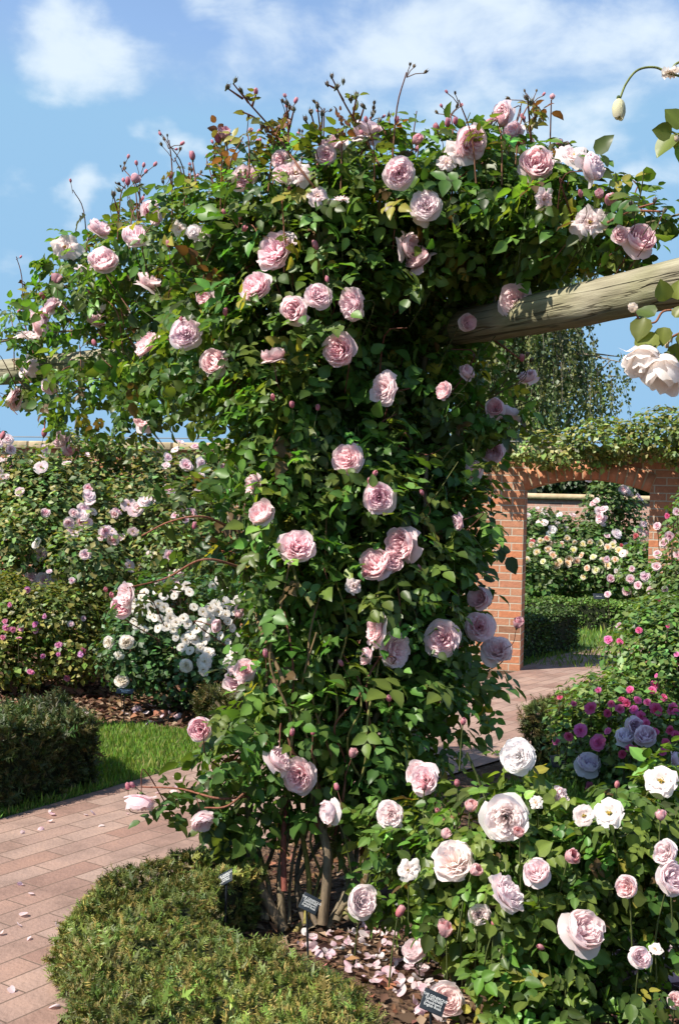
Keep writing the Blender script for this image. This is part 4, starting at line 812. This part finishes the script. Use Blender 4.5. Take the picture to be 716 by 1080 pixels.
hedge('yew_bush', 'small rounded yew clump on the grass edge behind the climbing rose', [G(205, 772)[:2], G(262, 778)[:2], G(262, 778)[:2] + [.1, .5], G(205, 772)[:2] + [.0, .5]], .26, 2600, .045, (.06, .075, .018), True, .3, (.12, .09, .03), .25, .08, .04, .6)
h1 = [wl(-.1, .5), wl(.05, 1.1), wl(.5, 2.3), wl(.0, 2.6), wl(-.5, 1.6), wl(-1.2, .6)]
hedge('box_hedge', 'clipped box hedge just inside the archway beside the path', h1, .5, 13000, .034, (.06, .11, .024), False, .25, (.06, .1, .02), .2, .06, .02)
h2 = [P(545, 660, 16.4)[:2], P(700, 665, 16.0)[:2], P(700, 665, 16.6)[:2], P(545, 660, 17.0)[:2]]
hedge('box_hedge', 'low bright box hedge in front of the peach rose beyond the archway', h2, .42, 8000, .04, (.09, .16, .03), False, .25, (.09, .13, .025), .2, .06, .02)

# ------------------------------------------------------------------ trees behind the wall
def tree(name, label, base, H, crown, n, size, col, weep=False, young=None, yp=.1, hole=.3):
    e = empty(name, label, 'tree', base); s = Tris(); base = np.asarray(base, float)
    top = base + UP * H * .95
    s.tube(bez([base, base + UP * H * .4 + [.1, 0, 0], top], 8), .16 * H / 8, .03, (.25, .22, .18), 8)
    for i in range(26):
        b = crown[rng.integers(len(crown))]; z = rng.uniform(.3, .85); st0 = base + UP * H * z; tg = b.c + rng.normal(0, .5, 3) * b.r
        s.tube(bez([st0, (st0 + tg) / 2 + UP * .25, tg], 6), .05, .012, (.16, .13, .1), 5)
    Vs = []
    if weep:      # hanging strands carrying small leaves
        pos, out, _ = sample(crown, n // 26, .3, 1.05); m = len(pos); L = rng.uniform(.5, 1.5, m); PO = []; 
        for i in range(26):
            f = i / 25; PO.append(pos + np.c_[out[:, :2] * (.35 * math.sin(f * 1.5))[..., None] if False else out[:, :2] * .3 * math.sin(f * 1.5), np.zeros(m)] - UP * (L * f)[:, None] + rng.normal(0, .035, (m, 3)))
        PO = np.concatenate(PO); k = len(PO); V, T, C = place(SM_V, SM_T, SM_S, PO, -UP + rng.normal(0, .6, (k, 3)), rng.normal(size=(k, 3)) + np.array([-.3, -.5, .3]), size * np.exp(rng.normal(0, .2, k)), np.tile(leafcol(m, col, .3, young, yp), (26, 1)), 1.2)
        for i in range(0, m, 2): s.tube([pos[i], pos[i] + [out[i, 0] * .2, out[i, 1] * .2, -L[i] * .5], pos[i] + [out[i, 0] * .3, out[i, 1] * .3, -L[i]]], .007, .004, (.12, .09, .06), 3)
    else: V, T, C = simple(crown, n, size, col, .35, young, yp, .4, 1.12, hole, 2.5)
    s.build('trunk', M['bark'], e); build('crown', V, T, M['leaf_soft'], e, C); return e
TB = [B(560, 345, 56, 45, 1.2, 28, 1), B(520, 355, 50, 60, 1.3, 28.5, 1), B(580, 400, 60, 44, 1.3, 28, .9), B(622, 385, 30, 26, .8, 27.5, .5), B(530, 430, 50, 40, 1.2, 28, .8), B(480, 330, 60, 70, 1.4, 29, 1), B(646, 385, 14, 16, .4, 27.5, .3), B(560, 290, 60, 50, 1.2, 28, .8)]
tree('weeping_birch', 'tall weeping birch hanging over the wall behind the log rail', P(555, 600, 28.3) * [1, 1, 0], 8.2, TB, 46000, .085, (.11, .145, .055), True, (.18, .19, .07), .25)
for i, (x, y, w, h, d, lab) in enumerate(((8, 498, 30, 24, 30, 'dark rounded tree at the far left beyond the wall'), (-45, 480, 50, 44, 32, 'tall dark tree beyond the wall at the left edge'), (600, 505, 45, 22, 34, 'dark green tree above the far wall, seen through the archway'), (680, 502, 45, 25, 33, 'dark green tree at the right of the far wall, seen through the archway'))):
    cb = [B(x, y, w, h, w * d / F, d, 1), B(x + w * .5, y + h * .3, w * .6, h * .7, w * d / F * .6, d, 1), B(x - w * .5, y + h * .35, w * .6, h * .7, w * d / F * .6, d, 1)]
    tree('broadleaf_tree', lab, P(x, 600, d) * [1, 1, 0], max(1.8, (P(x, y, d)[2])), cb, 9000, .16, (.03, .05, .018), False, None, 0, .1)

# ------------------------------------------------------------------ near white climber at right edge
NB = [B(705, 345, 26, 40, .1, 2.45, 1), B(722, 320, 24, 30, .1, 2.45, .8), B(725, 380, 22, 30, .1, 2.45, .8), B(722, 145, 18, 14, .06, 2.4, .8), B(735, 90, 20, 30, .08, 2.4, .6)]
nr = empty('white_climbing_rose', 'white climbing rose with nodding blooms hanging in from the right edge', 'rose', P(830, 1000, 2.6) * [1, 1, 0])
s = Tris(); n3 = lambda *a: [P(x, y, 2.42) for x, y in a]
bc = P(830, 1000, 2.6) * np.array([1, 1, 0])
s.tube(bez([bc, P(815, 700, 2.55), P(800, 420, 2.5), P(790, 250, 2.48), P(770, 60, 2.45), P(765, -40, 2.45)], 10), .012, .005, (.09, .1, .035), 7)
GR = (.17, .2, .06); RD = (.22, .09, .05)
for a, r, c in ((n3((768, 60), (730, 66), (700, 78), (716, 72)), .003, GR),) : pass
s.tube(bez(n3((790, 80), (740, 84), (708, 78), (690, 71), (672, 74), (660, 88), (653, 105)), 8), .003, .0022, GR, 6)
s.tube(bez(n3((785, 50), (740, 58), (715, 66), (708, 73)), 8), .003, .0025, GR, 6)
s.tube(bez(n3((795, 380), (750, 345), (722, 330), (700, 328), (690, 340), (676, 338), (669, 330)), 8), .0032, .002, RD, 6)
s.tube(bez(n3((795, 350), (740, 345), (715, 352), (698, 362), (686, 366)), 8), .0032, .0026, RD, 6)
s.tube(bez(n3((795, 390), (745, 372), (720, 370), (706, 376)), 8), .0032, .0026, RD, 6)
s.tube(bez(n3((795, 200), (745, 160), (720, 145), (706, 138)), 8), .003, .002, GR, 6)
s.build('stems', M['stem'], nr)
WHT = (.90, .84, .72)
def nput(k, px, py, w, di, c, d=2.42): return put(k, P(px, py, d), nrm(di), w * d / F * (.78 if k == 'T' else .58), c, nr)
nput('T', 685, 367, 30, (-.35, -.25, -.85), WHT, 2.40); nput('T', 703, 376, 33, (-.25, -.4, -.9), WHT, 2.38)
nput('B', 652, 104, 27, (.05, -.1, -1), (.80, .78, .50), 2.42)
nput('X', 707, 76, 13, (.1, -.2, -.9), (.84, .76, .56)); nput('H', 668, 330, 14, (-.2, -.1, .9), (.88, .76, .58)); nput('g', 706, 352, 16, (-.1, -.1, -.8), (.6, .5, .25)); nput('B', 702, 360, 9, (.1, -.2, -.9), (.8, .66, .4)); nput('B', 714, 150, 10, (-.3, -.2, .6), (.8, .7, .5))
lp = [(690, 333, (-.3, .2, .2)), (688, 350, (-.4, 0, -.9)), (700, 345, (-.2, .1, -.9)), (711, 335, (.5, 0, .5)), (716, 350, (.5, 0, -.4)), (712, 362, (.2, 0, -.9)), (700, 318, (-.2, 0, .9)), (714, 316, (.2, 0, .9)), (722, 335, (.3, 0, .4)), (720, 375, (.4, 0, -.8)), (716, 395, (.3, 0, -.9)), (708, 140, (-.9, 0, .1)), (712, 142, (-.6, 0, -.6)), (718, 140, (-.3, 0, -.9)), (720, 135, (-.5, 0, .7)), (722, 152, (-.2, 0, -1)), (680, 335, (-.3, 0, -.8)), (718, 365, (.6, 0, .3)), (725, 320, (.3, 0, .2))]
po = np.array([P(x, y, 2.42 + rng.normal(0, .02)) for x, y, _ in lp]); ya = np.array([a for *_, a in lp]) + rng.normal(0, .12, (len(lp), 3))
V, T, C = place(*HI, po, ya, np.array([-.4, -.75, .35]) + rng.normal(0, .3, (len(lp), 3)), .05 * np.exp(rng.normal(0, .18, len(lp))), leafcol(len(lp), (.11, .16, .028), .25, (.15, .17, .03), .4), 1.1)
build('foliage', V, T, M['leaf'], nr, C)

# ------------------------------------------------------------------ plant labels
FONT = None
def text_mesh(lines, w):
    cu = bpy.data.curves.new('lettering', 'FONT'); cu.body = '\n'.join(lines); cu.align_x = 'CENTER'; cu.align_y = 'CENTER'; cu.size = w; cu.space_line = .82
    o = bpy.data.objects.new('lettering', cu); COL.objects.link(o); bpy.context.view_layer.update()
    me = bpy.data.meshes.new_from_object(o.evaluated_get(bpy.context.evaluated_depsgraph_get())); bpy.data.objects.remove(o); me.materials.clear(); me.materials.append(M['white']); return me
def plant_label(px, py, d, w, h, spin, tilt, yaw, label, lines, ts, foot=0.):
    c = P(px, py, d); e = empty('plant_label', label, 'plant label', (c[0], c[1], foot), 'plant labels in the beds')
    rot = Matrix.Rotation(R(yaw), 4, 'Z') @ Matrix.Rotation(R(90 - tilt), 4, 'X') @ Matrix.Rotation(R(spin), 4, 'Z'); mt = Matrix.Translation((0, 0, c[2] - foot)) @ rot
    o = boxes('plate', [(-w / 2, -h / 2, -.002, w / 2, h / 2, .002)], M['black'], e, .0015); o.matrix_local = mt
    t = link('lettering', text_mesh(lines, ts * .82), o, (0, 0, .0032))
    foot_l = Vector((0, 0, -.03)); topl = mt @ Vector((0, -h / 2 + .004, -.006))
    s = Tris(); s.tube([np.array(foot_l) + [0, .0, 0], (np.array(foot_l) + np.array(topl)) / 2, np.array(topl)], .0045, .0045, (.02, .024, .03), 6)
    so = s.build('stake', M['black'], e); so.location = (0, 0, 0); return e
TX = ['THE GENEROUS', 'GARDENER', '(Ausdrawn)', 'English Rose']
plant_label(327, 953, 4.05, .068, .058, -28, 25, 12, 'tilted black label on a stake below the thick canes, standing among fallen petals', TX, .0125)
plant_label(238, 926, 4.12, .07, .05, 38, 30, -52, 'black label turned edge-on, standing in the yew hedge', TX, .012)
plant_label(457, 1057, 3.45, .075, .062, -25, 30, 10, 'black label half hidden behind a low blush bloom on the mulch', TX, .0135)
plant_label(132, 729, 8.35, .13, .05, 0, 50, -8, 'small black label on a tall stake at the front of the left bed', ['Macmillan', 'Nurse'], .024)
plant_label(590, 803, 6.8, .11, .08, 0, 40, 10, 'grey label on a stake beside the grass in front of the right yew hedge', ['English Rose'], .016)
plant_label(631, 629, 16.3, .16, .1, 0, 40, 10, 'pale label standing behind the low hedge beyond the archway', ['English Rose'], .02)

# terracotta edging pieces on the left bed
for a, b, lab in (((50, 726), (87, 734), 'long terracotta edging piece lying on the left bed soil'), ((163, 755), (176, 756), 'short terracotta edging piece lying on the soil by the white rose')):
    p0, p1 = G(*a), G(*b); L = np.linalg.norm(p1 - p0); o = boxes('edging_tile', [(0, -.02, .0, L, .02, .05)], M['terracotta'], None, .006); o.location = p0; o.rotation_euler.z = math.atan2(*(p1 - p0)[[1, 0]]); tag(o, lab, 'edging')

# fallen petals, each one its own mesh copy
def petal_mesh(seed):
    r = np.random.default_rng(seed); u, v = np.meshgrid(np.linspace(-1, 1, 6), np.linspace(0, 1, 6), indexing='ij'); w = np.maximum(.2, np.sqrt(np.clip(1 - ((v - .6) / .6) ** 2, 0, 1)))
    V = np.stack([u * w * .5, v - .5, .22 * (u * w) ** 2 + .25 * (v - .4) ** 2 + .04 * np.sin(5 * u + r.uniform(0, 6))], -1).reshape(-1, 3)
    i = np.arange(36).reshape(6, 6); a, b, c, d = i[:-1, :-1], i[1:, :-1], i[1:, 1:], i[:-1, 1:]
    t = np.clip(.05 + .6 * (1 - v), 0, 1).reshape(-1); o = build('fallen_petal', V, np.concatenate([np.stack([a, b, c], -1).reshape(-1, 3), np.stack([a, c, d], -1).reshape(-1, 3)]), M['petal'], None, np.stack([t, t * 0, t * 0], -1)); me = o.data; bpy.data.objects.remove(o); return me
PM = [petal_mesh(i) for i in range(4)]
def petals(poly, n, z, size, label, group, clump=None):
    q = inpts([G(*p)[:2] for p in poly], n)
    for x, y in q:
        o = bpy.data.objects.new('fallen_petal', random.choice(PM)); COL.objects.link(o); sc = size * math.exp(rng.normal(0, .22))
        o.location = (x, y, z + sc * .1); o.rotation_euler = (rng.normal(0, .5) + (math.pi if rng.random() < .3 else 0), rng.normal(0, .5), rng.uniform(0, 6.28)); o.scale = (sc, sc, sc)
        o.color = (*pcol([(.90, .62, .68), (.92, .74, .74), (.80, .40, .54)][rng.integers(3)]), 1); tag(o, label, 'petal', group)
petals([(288, 988), (340, 984), (420, 975), (450, 1000), (480, 1062), (440, 1074), (390, 1040), (330, 1012)], 140, .014, .027, 'loose pink petal fallen on the mulch at the foot of the climbing rose', 'petals fallen on the mulch')
petals([(560, 985), (716, 985), (716, 1070), (560, 1060)], 60, .02, .036, 'pale petal fallen on the soil under the blush white shrub rose', 'petals fallen under the front rose')
petals([(0, 930), (60, 925), (70, 985), (60, 1080), (0, 1080)], 10, .016, .028, 'pink petal lying on the brick path left of the yew hedge', 'petals on the near path')
petals([(0, 868), (110, 838), (230, 806), (225, 850), (80, 885), (0, 885)], 14, .016, .03, 'pale petal lying on the brick path edge below the left lawn', 'petals on the path edge')
petals([(50, 758), (60, 752), (95, 757), (85, 762)], 18, .02, .06, 'white petal on the left bed soil below the golden leaved rose', 'petals on the left bed')
petals([(120, 752), (175, 745), (200, 765), (140, 766)], 16, .02, .055, 'white petal on the left bed soil below the white floribunda rose', 'petals below the white rose')

# ------------------------------------------------------------------ sky and sun
w = bpy.data.worlds.new('World'); scn.world = w; w.use_nodes = True; nt = w.node_tree; nt.nodes.clear(); L = nt.links.new
EL = math.asin(SUNDIR[2]); AZ = math.atan2(SUNDIR[0], SUNDIR[1])
sky = N(nt, 'ShaderNodeTexSky', _sky_type='NISHITA'); sky.sun_disc = False; sky.sun_elevation = EL; sky.sun_rotation = AZ; sky.air_density = 1.0; sky.dust_density = .3; sky.ozone_density = 1.3
tc = N(nt, 'ShaderNodeTexCoord'); val = None
CL = [(95, 48, 90, 50, .9), (215, 68, 130, 40, .75), (300, 55, 150, 50, .7), (178, 140, 62, 20, .75), (82, 205, 32, 30, .9), (15, 290, 60, 50, .6), (470, 60, 170, 75, .95), (580, 110, 150, 60, .7), (640, 30, 150, 50, .8), (690, 195, 60, 26, .6), (380, 120, 120, 40, .45)]
nz = N(nt, 'ShaderNodeTexNoise', Scale=11., Detail=9, Roughness=.55, Distortion=.2); mpn = N(nt, 'ShaderNodeMapping'); mpn.inputs['Scale'].default_value = (1, 1, 1.9); L(tc.outputs['Generated'], mpn.inputs[0]); L(mpn.outputs[0], nz.inputs[0])
nw = N(nt, 'ShaderNodeTexNoise', Scale=16., Detail=4); L(tc.outputs['Generated'], nw.inputs[0])
nc = N(nt, 'ShaderNodeVectorMath', _operation='MULTIPLY_ADD'); L(nw.outputs['Color'], nc.inputs[0]); nc.inputs[1].default_value = (.11, .11, .06); L(tc.outputs['Generated'], nc.inputs[2])
nd = N(nt, 'ShaderNodeVectorMath', _operation='SUBTRACT'); L(nc.outputs[0], nd.inputs[0]); nd.inputs[1].default_value = (.055, .055, .03)
for px, py, rx, ry, a in CL:
    d = nrm(P(px, py, 1.) - CAM); sb = N(nt, 'ShaderNodeVectorMath', _operation='SUBTRACT'); L(nd.outputs[0], sb.inputs[0]); sb.inputs[1].default_value = d
    ml = N(nt, 'ShaderNodeVectorMath', _operation='MULTIPLY'); L(sb.outputs[0], ml.inputs[0]); ml.inputs[1].default_value = (F / rx, F / rx * .7, F / ry)
    le = N(nt, 'ShaderNodeVectorMath', _operation='LENGTH'); L(ml.outputs[0], le.inputs[0])
    mr = N(nt, 'ShaderNodeMapRange', _interpolation_type='SMOOTHERSTEP'); L(le.outputs['Value'], mr.inputs['Value'])
    for k_, v_ in (('From Min', 0.), ('From Max', 1.75), ('To Min', a), ('To Max', 0.)): mr.inputs[k_].default_value = v_
    if val is None: val = mr.outputs[0]
    else:
        mx = N(nt, 'ShaderNodeMath', _operation='SMOOTH_MAX'); mx.inputs[2].default_value = .2; L(val, mx.inputs[0]); L(mr.outputs[0], mx.inputs[1]); val = mx.outputs[0]
sm = N(nt, 'ShaderNodeMath', _operation='MULTIPLY_ADD'); L(nz.outputs[0], sm.inputs[0]); sm.inputs[1].default_value = 2.0; L(val, sm.inputs[2])
cf = N(nt, 'ShaderNodeMapRange', _interpolation_type='SMOOTHSTEP'); L(sm.outputs[0], cf.inputs['Value'])
for k_, v_ in (('From Min', 1.35), ('From Max', 2.1), ('To Min', 0.), ('To Max', .85)): cf.inputs[k_].default_value = v_
cm = N(nt, 'ShaderNodeMix', _data_type='RGBA'); L(cf.outputs[0], cm.inputs[0]); cp = N(nt, 'ShaderNodeMix', _data_type='RGBA', _blend_type='DARKEN'); cp.inputs[0].default_value = 1; L(sky.outputs[0], cp.inputs[6]); cp.inputs[7].default_value = (1.45, 2.55, 3.75, 1); L(cp.outputs[2], cm.inputs[6]); cm.inputs[7].default_value = (3.8, 4.3, 4.7, 1)
bg = N(nt, 'ShaderNodeBackground', Strength=.118); L(cm.outputs[2], bg.inputs[0]); ow = nt.nodes.new('ShaderNodeOutputWorld'); L(bg.outputs[0], ow.inputs[0])
sl = bpy.data.lights.new('sun', 'SUN'); sl.energy = 4.5; sl.angle = R(.55); sl.color = (1., .93, .82); so = bpy.data.objects.new('sun', sl); COL.objects.link(so)
so.rotation_euler = Vector(-SUNDIR).to_track_quat('-Z', 'Y').to_euler(); so.location = (-8, -3, 12)
vs = scn.view_settings; scn.display_settings.display_device = 'sRGB'; vs.view_transform = 'Standard'; vs.look = 'None'; vs.exposure = .95; vs.gamma = 1; vs.use_curve_mapping = False
scn.cycles.max_bounces = 8; scn.cycles.diffuse_bounces = 5; scn.cycles.glossy_bounces = 2; scn.cycles.transmission_bounces = 5; scn.cycles.transparent_max_bounces = 4; scn.cycles.use_denoising = True
scn.cycles.sample_clamp_indirect = 4
